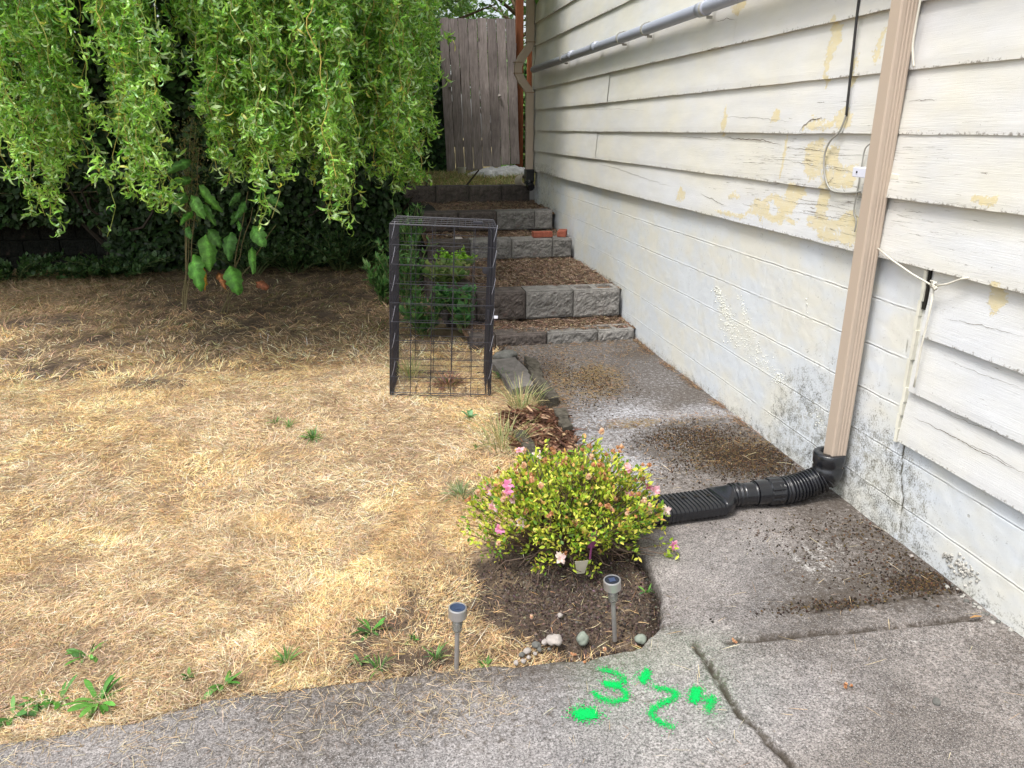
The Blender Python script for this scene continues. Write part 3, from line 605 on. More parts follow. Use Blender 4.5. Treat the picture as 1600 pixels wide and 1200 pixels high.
def vprism(prof, z0, z1, nz=2, taper=None):
    V = []; c = len(prof)
    for k in range(nz):
        t = k/(nz-1); s_ = 1 if not taper else taper(t)
        V += [(x*s_, y*s_, z0+(z1-z0)*t) for x, y in prof]
    F = [(k*c+i, k*c+(i+1) % c, (k+1)*c+(i+1) % c, (k+1)*c+i) for k in range(nz-1) for i in range(c)]+[tuple(range(c))[::-1], tuple(range((nz-1)*c, nz*c))]
    return V, F
mb = MB(); mb.add(*vprism(rib_prof(.072, .070), .065, 3.74, 2)); mb.build('pipe', m_tan, ds)
mb = MB(); mb.add(*vprism(rib_prof(.066, .064), .0, .07, 2)); mb.build('crimped_end', m_tan, ds)
mb = MB(); mb.box((-.030, .0352, 1.262), (.036, .125, 1.300)); mb.box((-.02, .125, 1.27), (.036, .130, 1.292)); b_ = mb.build('bracket', m_white, ds, bevel=.003)
mb = MB(); mb.box((-.0305, .09, 1.278), (-.0335, .096, 1.286)); mb.build('screw', m_hole, b_)
mb = MB(); mb.box((.030, -.085, 1.262), (.040, -.0352, 1.286)); mb.build('strap', m_plainwall, ds, bevel=.004)

# ---- corner downspout
cd = thing('corner_downspout', 'narrow brown downspout with a double bend at the far corner of the house', 'downspout', (1.965, 9.55, 1.0))
P_ = [(0, 0, 0.12), (0, 0, .55), (0, 0, .98), (-.02, 0, 1.04), (-.10, 0, 1.14), (-.14, 0, 1.22), (-.14, 0, 1.30), (-.10, 0, 1.38), (-.01, 0, 1.50), (0, 0, 1.56), (0, 0, 2.1), (0, 0, 2.93)]
mb = MB(); mb.sweep([Vector(p) for p in P_], lambda k, t: [(-.045, -.032), (.045, -.032), (.045, .032), (-.045, .032)], up=Vector((0, 1, 0))); mb.build('pipe', m_tan, cd, bevel=.005)
mb = MB(); mb.box((-.055, -.06, -.02), (.055, .05, .13)); mb.tube([(0, 0, .0), (.0, -.06, -.06), (0, -.12, -.08)], .05, sides=12); mb.build('boot', m_blackp, cd, bevel=.01)
for z in (1.0, 1.21, 1.33, 1.55):
    mb = MB(); mb.box((-.052 if z in (1., 1.55) else -.19, -.036, z), (.052 if z in (1., 1.55) else -.09, .036, z+.012)); mb.build('elbow_seam', m_tan_d, cd)

# ---- grey conduit
z0 = WL(835, 107, 1.97)[2]
cp = thing('wall_pipe', 'grey plastic pipe strapped horizontally along the upper siding', 'pipe', (1.965, 3.0, 2.25))
mb = MB(); mb.tube([(0, -4, 0.02), (0, 1.1, 0.01), (0, 3, 0), (0, 6.35, -.005)], .036, sides=16); mb.build('tube', m_pvc, cp, smooth=True)
for y in (1.55, 3.75, 4.55): 
    mb = MB(); mb.tube([(0, y, .005), (0, y+.10, .005)], .041, sides=16); mb.build('coupling', m_pvc, cp, smooth=True)
for y in (1.56, 2.55, 3.1, 4.9):
    mb = MB(); mb.sweep([(0, y, .004), (0, y+.025, .004)], lambda k, t: [((.0425)*math.cos(a), .0425*math.sin(a)) for a in np.linspace(0, 2*math.pi, 16, False)])
    mb.box((.012, y+.006, .036), (.045, y+.018, .052)); mb.box((.012, y+.006, -.050), (.045, y+.018, -.034)); mb.build('pipe_strap', m_wire_hi if False else m_cable_g, cp)

# ---- cables, string
def cable(name, label, pts, r, mat, x=SX-.006, cat='cable'):
    P = [Vector(WL(u, v, x+random.uniform(-.004, .001))) for u, v in pts]; o_ = P[-1].copy()
    # smooth
    Q = []
    for k in range(len(P)-1):
        p0 = P[max(k-1, 0)]; p1 = P[k]; p2 = P[k+1]; p3 = P[min(k+2, len(P)-1)]
        for j in range(6):
            t = j/6; Q.append(.5*((2*p1)+(-p0+p2)*t+(2*p0-5*p1+4*p2-p3)*t*t+(-p0+3*p1-3*p2+p3)*t**3))
    Q.append(P[-1])
    mb = MB(); mb.tube([q-o_ for q in Q], r, sides=6, up=Vector((1, 0, 0)))
    o = mb.build(name, mat, smooth=True); o.location = o_; tag(o, label, cat); return o
cable('black_cable', 'thin black cable hanging down the siding left of the downspout', [(1352, -60), (1342, 0), (1332, 90), (1322, 182)], .0055, m_cable_b)
cable('grey_cable', 'grey cable looping under the black cable toward the downspout', [(1322, 180), (1312, 205), (1296, 222), (1288, 245), (1289, 275), (1298, 296), (1318, 301), (1344, 300)], .0042, m_cable_g)
cable('grey_wire', 'loose thin wire hanging past the white bracket', [(1364, 222), (1352, 232), (1347, 256), (1341, 290), (1334, 330), (1338, 345), (1335, 362)], .0030, m_cable_g)
cable('white_cord', 'pale cord lying against the right side of the downspout', [(1440, -10), (1430, 45), (1426, 75), (1428, 105)], .0042, m_string, x=1.995, cat='cord')
st = thing('knotted_string', 'pale string knotted at the corner board with three loose ends', 'string', WL(1460, 447, SX-.014))
def sline(pts, r=.0038, name='strand'):
    o0 = Vector(WL(1460, 447, SX-.014)); mb = MB(); mb.tube([Vector(WL(u, v, SX-.012+random.uniform(-.003, .003)))-o0 for u, v in pts], r, sides=6, up=Vector((1, 0, 0))); return mb.build(name, m_string, st, smooth=True)
sline([(1372, 388), (1392, 405), (1425, 428), (1458, 447)]); sline([(1460, 447), (1480, 444), (1502, 436), (1514, 434)]); sline([(1460, 447), (1452, 490), (1440, 540), (1432, 585), (1428, 605)])
mb = MB()
for k in range(7): mb.tube([(random.uniform(-.01, .0), random.uniform(-.018, .018), random.uniform(-.018, .018)) for _ in range(5)], .0038, sides=6)
mb.build('knot', m_string, st, smooth=True)

# ---- black corrugated drain
dp = thing('drain_pipe', 'black corrugated flexible pipe from the downspout foot to the azalea', 'drain pipe', (1.72, 2.86, 0))
def dpp(P): return [Vector(p)-Vector((1.72, 2.86, 0)) for p in P]
mb = MB()     # adapter cup at the spout
cup = [(.052, -.03), (.058, 0), (.066, .01), (.066, .05), (.060, .055), (.068, .07), (.070, .115), (.066, .12), (.040, .122), (.040, .06)]
for i in range(3): pass
mb.lathe(cup, seg=28, o=(1.970-1.72, 2.855-2.86, .108)); mb.build('adapter_cup', m_blackp, dp, smooth=True)
mb = MB(); Pc = [(1.970, 2.855, .145), (1.966, 2.856, .118), (1.945, 2.858, .098), (1.905, 2.860, .082), (1.86, 2.858, .070), (1.81, 2.852, .062), (1.75, 2.846, .060), (1.72, 2.846, .060)]
def resample(P, step):
    P = [Vector(p) for p in P]; Q = []
    for k in range(len(P)-1):
        p0 = P[max(k-1, 0)]; p1 = P[k]; p2 = P[k+1]; p3 = P[min(k+2, len(P)-1)]; n = max(2, int((p2-p1).length/step))
        for j in range(n):
            t = j/n; Q.append(.5*((2*p1)+(-p0+p2)*t+(2*p0-5*p1+4*p2-p3)*t*t+(-p0+3*p1-3*p2+p3)*t**3))
    return Q+[P[-1]]
Q = resample(Pc, .0022)
per = .0175
def corr(base, amp, period=per):
    L = [0]
    return base, amp
cum = [0]
for a, b in zip(Q[:-1], Q[1:]): cum.append(cum[-1]+(b-a).length)
def rc(k, t): ph = (cum[k]/per) % 1.; return .055+.0085*(1 if .15 < ph < .6 else (-.6 if ph > .7 or ph < .05 else .2))
mb.tube(dpp(Q), rc, sides=28); mb.build('corrugated_section', m_blackp, dp, smooth=True)
mb = MB()     # coupler with long ribs
def prof_c(k, t):
    r0 = [.056, .0605, .0605, .056, .0565, .0565][k]; return [((r0+(.003 if (i//2) % 2 and 0 < k < 3 else 0))*math.cos(2*math.pi*i/56), (r0+(.003 if (i//2) % 2 and 0 < k < 3 else 0))*math.sin(2*math.pi*i/56)) for i in range(56)]
mb.sweep(dpp([(1.745, 2.846, .062), (1.742, 2.846, .062), (1.682, 2.845, .062), (1.678, 2.845, .062), (1.665, 2.845, .062), (1.62, 2.844, .062)]), prof_c)
mb.box((-.058, -.064, .05), (.0, -.058, .085)); mb.build('coupler', m_blackp, dp)
mb = MB(); Q2 = [Vector((1.66-.0022*i, 2.845, .060)) for i in range(72)]
mb.tube(dpp(Q2), lambda k, t: .050+.0045*(1 if (k*.0022/.022) % 1 < .5 else -.5)*(0 if .3 < t < .62 else 1), sides=28); mb.build('pipe_collar', m_blackp, dp, smooth=True)
mb = MB()     # transition from round pipe to flat diffuser
def sup(a, b, n, p, cz=0): return [(math.copysign(abs(math.cos(q))**p, math.cos(q))*a, math.copysign(abs(math.sin(q))**p, math.sin(q))*b+cz) for q in np.linspace(0, 2*math.pi, n, False)]
mb.sweep(dpp([(1.515-.01*i, 2.845-.0015*i, .060-.0018*i) for i in range(9)]), lambda k, t: sup(.052+.034*sst(0, .8, t), .050-.018*sst(0, .9, t), 36, 1-.6*t)); mb.build('transition', m_blackp, dp, smooth=True)
mb = MB(); n = 190
mb.sweep(dpp([(1.440-.0024*i, 2.833-.0002*i, .040) for i in range(n)]), lambda k, t: sup(.084+(.003 if (k % 8) < 4 else 0), .029+(.0045 if (k % 8) < 4 else 0), 36, .36)); mb.build('flat_diffuser', m_blackp, dp)
mb = MB()
for i in range(4):
    cx = 1.40-.058*i-1.72; cy = -.02; V_ = [(cx+(.013 if j % 2 else .006)*math.cos(j*math.pi/5), cy+(.014 if j % 2 else .006)*math.sin(j*math.pi/5), .0752) for j in range(10)]
    mb = MB(); mb.add(V_+[(x, y, .068) for x, y, z in V_], [tuple(range(10)), tuple(range(19, 9, -1))]+[(j, 10+j, 10+(j+1) % 10, (j+1) % 10) for j in range(10)]); mb.build('drain_slot', m_hole, dp)

# ================================================================== TERRACE WALLS
def block_mesh(Lb, Hb, Db, seed, top_holes=False, name='block'):
    nx, nz = int(Lb/.012), int(Hb/.012); xg = np.linspace(0, Lb, nx+1); zg = np.linspace(0, Hb, nz+1); Xg, Zg = np.meshgrid(xg, zg, indexing='ij')
    e = np.minimum(np.minimum(Xg, Lb-Xg), np.minimum(Zg, Hb-Zg)); f = (fbm(Xg*20+seed*3, Zg*20+seed, 100)-.4)*.020+(fbm(Xg*70+seed, Zg*70, 101)-.5)*.018
    Yg = -f*sst(0, .03, e)+.006*sst(.012, 0, e)
    V = np.stack([Xg, Yg, Zg], -1).reshape(-1, 3); F = gridfaces(nx+1, nz+1); b = len(V)
    g = .003; q = [(g, .003, 0), (Lb-g, .003, 0), (Lb-g, Db, 0), (g, Db, 0), (g, .003, Hb), (Lb-g, .003, Hb), (Lb-g, Db, Hb), (g, Db, Hb)]
    V = np.concatenate([V, np.array(q)]); F2 = [[1, 2, 6, 5], [2, 3, 7, 6], [3, 0, 4, 7], [3, 2, 1, 0]]
    if top_holes:
        c = len(V); h0, h1 = Db*.25, Db*.78; xsb = [g, Lb*.10, Lb*.44, Lb*.56, Lb*.90, Lb-g]; ysb = [.003, h0, h1, Db]
        for x in xsb:
            for y in ysb: V = np.concatenate([V, [[x, y, Hb]]])
        for x in (1, 2, 3, 4):
            for y in (1, 2): V = np.concatenate([V, [[xsb[x], ysb[y], Hb-.06]]])
        I = lambda i, j: c+i*4+j-b; J = lambda i, j: c+24+(i-1)*2+(j-1)-b
        for i in range(5):
            for j in range(3):
                if j == 1 and i in (1, 3):
                    F2 += [[J(i, 1), J(i+1, 1), J(i+1, 2), J(i, 2)], [I(i, 1), I(i+1, 1), J(i+1, 1), J(i, 1)], [I(i+1, 1), I(i+1, 2), J(i+1, 2), J(i+1, 1)], [I(i+1, 2), I(i, 2), J(i, 2), J(i+1, 2)], [I(i, 2), I(i, 1), J(i, 1), J(i, 2)]]
                else: F2.append([I(i, j), I(i+1, j), I(i+1, j+1), I(i, j+1)])
    else: F2.append([4, 5, 6, 7])
    F2 = np.array(F2)+b
    return V, np.concatenate([F, F2])
def block_row(label, y, z, xr, lens, Hb, Db, mats, hole_idx=(), skew=0., seed=0):
    t = thing('terrace_wall', label, 'retaining wall', (xr, y, z), 0, 'block walls of the terraced steps')
    x = 0.
    for i, Lb in enumerate(lens):
        V, F = block_mesh(Lb-.004, Hb, Db, seed+i, i in hole_idx); me = mesh_np('block', V, F, mats[i % len(mats)])
        o = link('block', me, t, (x-Lb, skew*(x)+random.uniform(-.006, .006), random.uniform(-.003, .003))); o.rotation_euler = (0, 0, random.uniform(-.008, .008)-skew*0)
        x -= Lb
    return t
bl, bd = m_block, m_block_d
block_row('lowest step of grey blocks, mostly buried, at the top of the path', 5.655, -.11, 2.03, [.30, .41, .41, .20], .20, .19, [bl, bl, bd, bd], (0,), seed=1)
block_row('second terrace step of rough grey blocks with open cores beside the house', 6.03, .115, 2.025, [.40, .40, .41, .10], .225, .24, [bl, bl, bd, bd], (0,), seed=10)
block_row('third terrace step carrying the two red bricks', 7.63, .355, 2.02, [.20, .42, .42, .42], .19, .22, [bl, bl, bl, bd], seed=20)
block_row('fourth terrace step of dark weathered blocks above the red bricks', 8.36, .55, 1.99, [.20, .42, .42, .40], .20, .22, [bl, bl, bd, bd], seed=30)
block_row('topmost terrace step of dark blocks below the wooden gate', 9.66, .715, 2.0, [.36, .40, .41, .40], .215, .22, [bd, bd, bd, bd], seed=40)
# side wall of the terrace and the long retaining wall under the willow
def wall_run(label, pts, nrow, z0, seed, hgt=.2, ln=.42, mats=(bd,), cat='retaining wall'):
    (x0, y0), (x1, y1) = pts; L = math.hypot(x1-x0, y1-y0); a = math.atan2(y1-y0, x1-x0)
    t = thing('retaining_wall', label, cat, (x0, y0, z0), a)
    protos = [mesh_np('block', *block_mesh(ln-.006, hgt-.006, .22, seed+q), mats[0]) for q in range(4)]
    for r in range(nrow):
        n = int(L/ln)
        for i in range(n):
            if len(t.children) >= 96: break
            link('block', protos[(i*3+r) % 4], t, (i*ln+(ln/2 if r % 2 else 0)-ln*.25, random.uniform(-.01, .01), r*hgt))
    return t
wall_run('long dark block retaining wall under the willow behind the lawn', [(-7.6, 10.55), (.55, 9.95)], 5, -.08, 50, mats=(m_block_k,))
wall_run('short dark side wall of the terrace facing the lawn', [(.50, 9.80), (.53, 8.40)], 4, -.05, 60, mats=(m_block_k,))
wall_run('low dark side wall beside the middle terraces', [(.50, 8.38), (.62, 6.1)], 2, -.04, 64)

# ---- bricks
def brick(loc, rz, label):
    mb = MB(); mb.box((-.10, -.045, 0), (.10, .045, .057), jit=.003); o = mb.build('brick', m_brick, bevel=.004); o.location = loc; o.rotation_euler = (0, 0, rz); tag(o, label, 'brick', 'red bricks on the third step')
brick((PY(847, 367, 7.74)[0], 7.74, .548), .06, 'red brick lying flat on the third step, farther from the house')
brick((PY(880, 365, 7.80)[0]-.01, 7.80, .548), 1.25, 'red brick tight against the house wall on the third step')
p = PY(715, 368, 7.75)
mb = MB(); mb.add([(.05*math.cos(a), .025*math.sin(a), 0.0) for a in np.linspace(0, 6.28, 9)[:-1]]+[(.04*math.cos(a), .018*math.sin(a), 0.02) for a in np.linspace(0, 6.28, 9)[:-1]], [tuple(range(8, 16))]+[(i, (i+1) % 8, 8+(i+1) % 8, 8+i) for i in range(8)])
o = mb.build('stone', m_stone); o.location = (p[0], 7.74, .55); tag(o, 'small flat white stone on the third step behind the wire crate', 'stone')

# ---- stones
def rock(loc, r, mat, label, group=None, name='stone', sq=.7, seed=0):
    import bmesh
    bm = bmesh.new(); bmesh.ops.create_icosphere(bm, subdivisions=3, radius=1)
    for v in bm.verts:
        d = v.co.normalized(); f = 1+.45*(vn(d.x*1.6+seed*5+10, d.y*1.6+d.z*1.3+10, seed)-.5)+.18*(vn(d.x*5+seed+20, d.y*5+d.z*4+20, seed)-.5)
        v.co = Vector((d.x*f, d.y*f*.85, d.z*f*sq))*r
    me = bpy.data.meshes.new(name); bm.to_mesh(me); bm.free(); me.materials.append(mat)
    for pl in me.polygons: pl.use_smooth = True
    o = link(name, me, None, loc); o.rotation_euler = (random.uniform(-.3, .3), random.uniform(-.3, .3), random.uniform(0, 6)); tag(o, label, 'stone', group); return o
def gp(u, v, dz=0.): a = G(u, v); return (a[0], a[1], dz)
rock(gp(866, 1003, .008), .026, m_stone, 'large pale lumpy stone in the row along the front of the flower bed', seed=1)
rock(gp(910, 1001, .008), .022, m_stone_g, 'greenish grey pointed stone between the pale stones and the right solar light', seed=2, sq=1.)
rock(gp(1000, 1000, .004), .020, m_stone_g, 'half buried greenish stone at the bed edge right of the solar light', seed=3, sq=.8)
for i, (u, v, r) in enumerate([(838, 1009, .016), (851, 1004, .012), (824, 1018, .013), (815, 1024, .010), (836, 1022, .008), (818, 1034, .009), (843, 1016, .009), (826, 1028, .008), (806, 1036, .010), (858, 1015, .007)]):
    rock(gp(u, v, .002), r, m_stone if i % 3 else m_dkstone, 'small pebble in the cluster at the front of the flower bed', 'small pebbles at the front of the bed', 'pebble', seed=10+i)
rock(gp(875, 960, -.004), .010, m_stone, 'single pebble half sunk in the dark soil of the bed', None, 'pebble', seed=25)
rock(gp(1463, 1098, .004), .012, m_dkstone, 'small dark grey pebble on the front right slab', None, 'pebble', seed=26)
rock(gp(1424, 870, .004), .009, m_stone, 'small white pebble on the slab near the foundation crack', None, 'pebble', seed=27)
rock(gp(790, 560, .02), .085, m_dkstone, 'rounded grey rock at the left end of the lowest step', None, 'rock', seed=28, sq=.5)
# stones bedded along the wall foot, front right
for i in range(22):
    t = random.random(); u = 1490+t*95+random.uniform(-6, 6); v = 905+t*85+random.uniform(-3, 3); a = WL(u, v, WX-.01); yy = max(1.75, a[1])
    rock((WX-.010-random.uniform(0, .03), G(1480+t*110, 905+t*80)[1], .000), random.uniform(.004, .010), m_agg_g if i % 2 else m_dkstone, 'rounded gravel stone in the gap at the foot of the foundation', 'gravel stones along the foundation foot', 'gravel_stone', seed=40+i)

# ---- broken concrete edging, pad
def slab(name, pts, z0, z1, mat, label, cat, jit=.01, group=None):
    n = len(pts); cx = sum(p[0] for p in pts)/n; cy = sum(p[1] for p in pts)/n
    mb = MB(); sub = []
    for i in range(n):
        a, b = pts[i], pts[(i+1) % n]; L = math.hypot(a[0]-b[0], a[1]-b[1]); k = max(1, int(L/.05))
        for j in range(k): t = j/k; sub.append((a[0]*(1-t)+b[0]*t-cx+random.uniform(-jit, jit), a[1]*(1-t)+b[1]*t-cy+random.uniform(-jit, jit)))
    n = len(sub); V_ = [(x, y, z0) for x, y in sub]+[(x, y, z1+random.uniform(-.004, .004)) for x, y in sub]+[(0, 0, z1)]
    mb.add(V_, [(n+i, n+(i+1) % n, 2*n) for i in range(n)]+[(i, (i+1) % n, n+(i+1) % n, n+i) for i in range(n)])
    o = mb.build(name, mat); o.location = (cx, cy, 0); tag(o, label, cat, group); return o
slab('edging_piece', [(1.045, 5.16), (1.115, 5.12), (1.07, 4.70), (1.075, 4.28), (1.00, 4.24), (.99, 4.70)], -.04, .055, m_mossconc, 'long mossy broken edging piece along the upper path', 'edging')
slab('edging_piece', [(1.01, 4.12), (1.075, 4.12), (1.045, 3.83), (.975, 3.80)], -.04, .045, m_mossconc, 'short mossy edging piece just behind the azalea', 'edging')
slab('edging_piece', [(.71, 3.83), (.785, 3.82), (.79, 3.30), (.72, 3.28)], -.04, .04, m_mossconc, 'mossy edging piece on the lawn side of the azalea', 'edging')
m_pad = simple('grey_pad_concrete', (.145, .135, .125), .9, .2, 0, .3, 20, .5, 120)
slab('concrete_pad', [(.80, 5.22), (.99, 5.24), (1.04, 4.60), (.83, 4.55)], -.04, .030, m_pad, 'small grey concrete pad between the wire crate and the path', 'slab', .006)

# ================================================================== GATE, POSTS, FAR THINGS
gt = thing('wooden_gate', 'tall weathered grey board gate leaning at the top of the terraces', 'gate', (1.16, 11.5, 1.0))
nb = 8
for i in range(nb):
    def XB(t): return PY(698+(812-698)*t, 262, 11.5)[0]-1.16
    def XT(t): return PY(685+(805-685)*t, 30, 11.5)[0]-1.16
    t0, t1 = i/nb, (i+1)/nb; g = .004; zb = PY(700, 270-16*t0+random.uniform(-2, 2), 11.5)[2]-1.0; zt = PY(745, 29+random.uniform(-1.5, 1.5), 11.5)[2]-1.0
    y0 = random.uniform(-.006, .006)
    mb = MB(); V_ = []
    for k in range(9):
        q = k/8; xa = XB(t0)*(1-q)+XT(t0)*q+g+.003*math.sin(k*1.3+i); xb = XB(t1)*(1-q)+XT(t1)*q-g+.003*math.sin(k*1.7+i*2); z = zb+(zt-zb)*q
        V_ += [(xa, y0, z), (xb, y0, z), (xb, y0+.022, z), (xa, y0+.022, z)]
    mb.add(V_, [(k*4+j, k*4+(j+1) % 4, k*4+4+(j+1) % 4, k*4+4+j) for k in range(8) for j in range(4)]+[(3, 2, 1, 0), (32, 33, 34, 35)]); mb.build('board', m_gray_wood, gt)
for z in (.35, 1.65):
    mb = MB(); mb.box((.02, .03, z), (1.02, .07, z+.09)); mb.build('rail', m_gray_wood, gt)
mb = MB(); mb.lathe([(0, -.02), (.02, -.015), (.026, 0), (.02, .015), (0, .02)], seg=12, o=(PY(781, 150, 11.45)[0]-1.16, -.03, PY(781, 150, 11.45)[2]-1.0)); mb.build('latch_knob', m_stone, gt, smooth=True)
def post(name, x, y, w_, z1, mat, label):
    mb = MB(); mb.box((-w_/2, -w_/2, -.1), (w_/2, w_/2, z1)); o = mb.build(name, mat, bevel=.005); o.location = (x, y, .95); tag(o, label, 'post')
post('wooden_post', PY(811, 60, 11.6)[0]+.01, 11.62, .10, 3.1, m_red_wood, 'reddish brown wooden post beside the right edge of the gate')
post('wooden_post', PY(829, 60, 11.9)[0], 11.9, .09, 3.1, m_red_wood, 'darker red post half hidden behind the corner downspout')
# tarp, bucket, clay drain tile
xs = np.linspace(-.42, .42, 60)*1.15; ys = np.linspace(-.2, .2, 34)*1.2; X, Y = grid(xs, ys); e = np.clip(1-(np.abs(X/.48)**2.5+np.abs(Y/.24)**2.5)+(fbm(X*9, Y*9, 112)-.5)*.5, 0, 1)
Z = .115*e**.45*(.4+.9*fbm(X*5+9, Y*7, 110))*(1+.5*sst(-.3, .3, X))+(fbm(X*26, Y*26, 111)-.5)*.035*(e > 0)-.02
me = mesh_np('tarp', np.stack([X, Y, Z], -1).reshape(-1, 3), gridfaces(60, 34), m_tarp, smooth=False); o = link('tarp', me, None, (PY(782, 262, 11.0)[0], 11.15, .97)); tag(o, 'crumpled dirty white tarp lying at the foot of the gate', 'tarp')
bk = thing('bucket', 'small beige plastic pot standing at the left foot of the gate', 'pot', (PY(722, 268, 11.2)[0], 11.25, .95))
mb = MB(); mb.lathe([(0, 0), (.05, 0), (.062, .12), (.066, .12), (.066, .13), (.058, .13), (.048, .01), (0, .01)], seg=18); mb.build('pot_body', m_bucket, bk, smooth=False)
mb = MB()
n = 20; prof = [(.075, 0), (.075, .18), (.060, .18), (.060, 0)]
mb.lathe(prof+[prof[0]], seg=24); o = mb.build('drain_tile', simple('clay_tile', (.45, .40, .33), .9)); o.location = (1.90, 9.80, .97); o.rotation_euler = (R(80), 0, R(15)); tag(o, 'short round drain tile lying open end out at the foot of the corner downspout', 'drain tile')

# ================================================================== WIRE CRATE
cr_ = thing('wire_crate', 'black wire dog crate standing on end on the dry lawn', 'crate', (.385, 4.62, -.01), R(-5))
cr_.rotation_euler = (R(-1), R(2.6), R(-7))
CW, CD, CH = .635, .50, 1.06
def wiremesh(name, a, u, v, nu, nv, r, parent, frame=.0032, mat=m_wire, zig=False):
    a = Vector(a); u = Vector(u); v = Vector(v); mb = MB(); nrmv = u.cross(v).normalized()
    for i in range(nu+1):
        p = a+u*(i/nu); mb.tube([p, p+v*.5, p+v], r if 0 < i < nu else frame, sides=5, up=nrmv)
    for i in range(nv+1):
        p = a+v*(i/nv)+nrmv*r*1.6; mb.tube([p, p+u*.5+nrmv*random.uniform(-.001, .001), p+u], r if 0 < i < nv else frame, sides=5, up=nrmv)
    return mb.build(name, mat, parent)
x0, x1, y0, y1 = -CW/2, CW/2, 0, CD
wiremesh('front_panel', (x0, y0, 0), (CW, 0, 0), (0, 0, CH), 5, 9, .0024, cr_)
wiremesh('back_panel', (x0, y1, 0), (CW, 0, 0), (0, 0, CH), 5, 20, .0021, cr_)
wiremesh('top_panel', (x0, y0, CH), (CW, 0, 0), (0, CD, 0), 17, 4, .0021, cr_, .0035)
wiremesh('bottom_panel', (x0, y0, .01), (CW, 0, 0), (0, CD, 0), 8, 4, .0015, cr_)
for q, xx in ((0, x0), (1, x1)):
    for k, dx in enumerate((0, .014) if q == 0 else (0, -.012, -.03)):
        wiremesh('side_panel', (xx+dx, y0+.012*k, .0), (0, CD-.02*k, 0), (0, 0, CH-.015*k), 13, 11, .0019, cr_, .0036)
for z in (.12, .30, .47, .66, .83, .98):
    for xx in (x0+.012, x1-.015): mb = MB(); mb.tube([(xx, -.006, z), (xx+.012, -.008, z+.05), (xx+.02, -.004, z+.10)], .0013, sides=4); mb.build('wire_glint', m_wire_hi, cr_)  # pale diagonal wires imitate the zigzag highlights on the side panels
mb = MB(); mb.lathe([(0, 0), (.022, 0), (.022, .014), (0, .016)], seg=14, o=(0, 0, 0)); lt = mb.build('latch_knob', m_wire, cr_, loc=(x1-.055, .03, .80)); lt.rotation_euler = (R(90), 0, 0)
mb = MB(); mb.box((-.03, -.02, 0), (.03, .02, .018)); mb.build('latch_plate', m_wire, cr_, loc=(x1-.11, .18, CH+.002), bevel=.004)
mb = MB(); mb.box((-.012, -.005, -.008), (.012, .005, .008)); mb.build('tag_clip', m_white, cr_, loc=(x1+.015, -.01, .52))
for z in (.08, .50):
    mb = MB(); mb.box((x0+.015, -.004, z), (x0+.028, .006, z+.05)); mb.build('hinge_clip', m_wire, cr_)
    mb = MB(); mb.box((x1-.04, -.004, z), (x1-.025, .006, z+.06)); mb.build('hinge_clip', m_wire, cr_)

# ================================================================== SOLAR LIGHTS
def solar(base, label, pv, h, lean):
    t = thing('solar_light', label, 'solar light', base, random.uniform(0, 2), 'solar stake lights by the flower bed')
    t.rotation_euler = (lean[1], lean[0], 0)
    mb = MB(); mb.lathe([(0, -.02), (.0075, -.02), (.0075, h-.085), (0, h-.085)], seg=16); mb.build('stake', m_steel_d, t, smooth=False)
    mb = MB(); mb.lathe([(.0085, h-.087), (.0135, h-.082), (.0155, h-.078), (.0165, h-.036), (.0150, h-.036), (.0125, h-.078), (0, h-.080)], seg=20); mb.build('lens', m_lens, t, smooth=True)
    mb = MB(); mb.lathe([(0, h-.070), (.004, h-.070), (.003, h-.045), (0, h-.042)], seg=10); mb.build('bulb', m_white, t, smooth=True)
    mb = MB(); mb.lathe([(0, h-.037), (.024, h-.037), (.0285, h-.033), (.0285, h-.003), (.027, h), (.0245, h), (.0235, h-.003), (0, h-.003)], seg=32); mb.build('cap', m_steel, t)
    mb = MB(); mb.lathe([(0, h-.0015), (.0235, h-.0015)], seg=24); sp = mb.build('solar_panel', pv, t)
    mb = MB(); mb.box((-.010, -.010, h-.0013), (.010, .010, h-.0006)); mb.build('cell', m_pv, sp)
    mb = MB(); mb.lathe([(.009, 0), (.010, 0), (.010, .006), (.009, .006)], seg=14, o=(0, 0, h-.088)); mb.build('collar', m_steel, t)
solar((.190, 1.995, 0), 'steel solar stake light at the edge of the lawn, left of the bed', m_pv, .222, (R(2.2), 0))
solar((.728, 2.068, -.005), 'steel solar stake light in the dark soil in front of the azalea', m_pv_d, .225, (R(-5.5), R(2)))

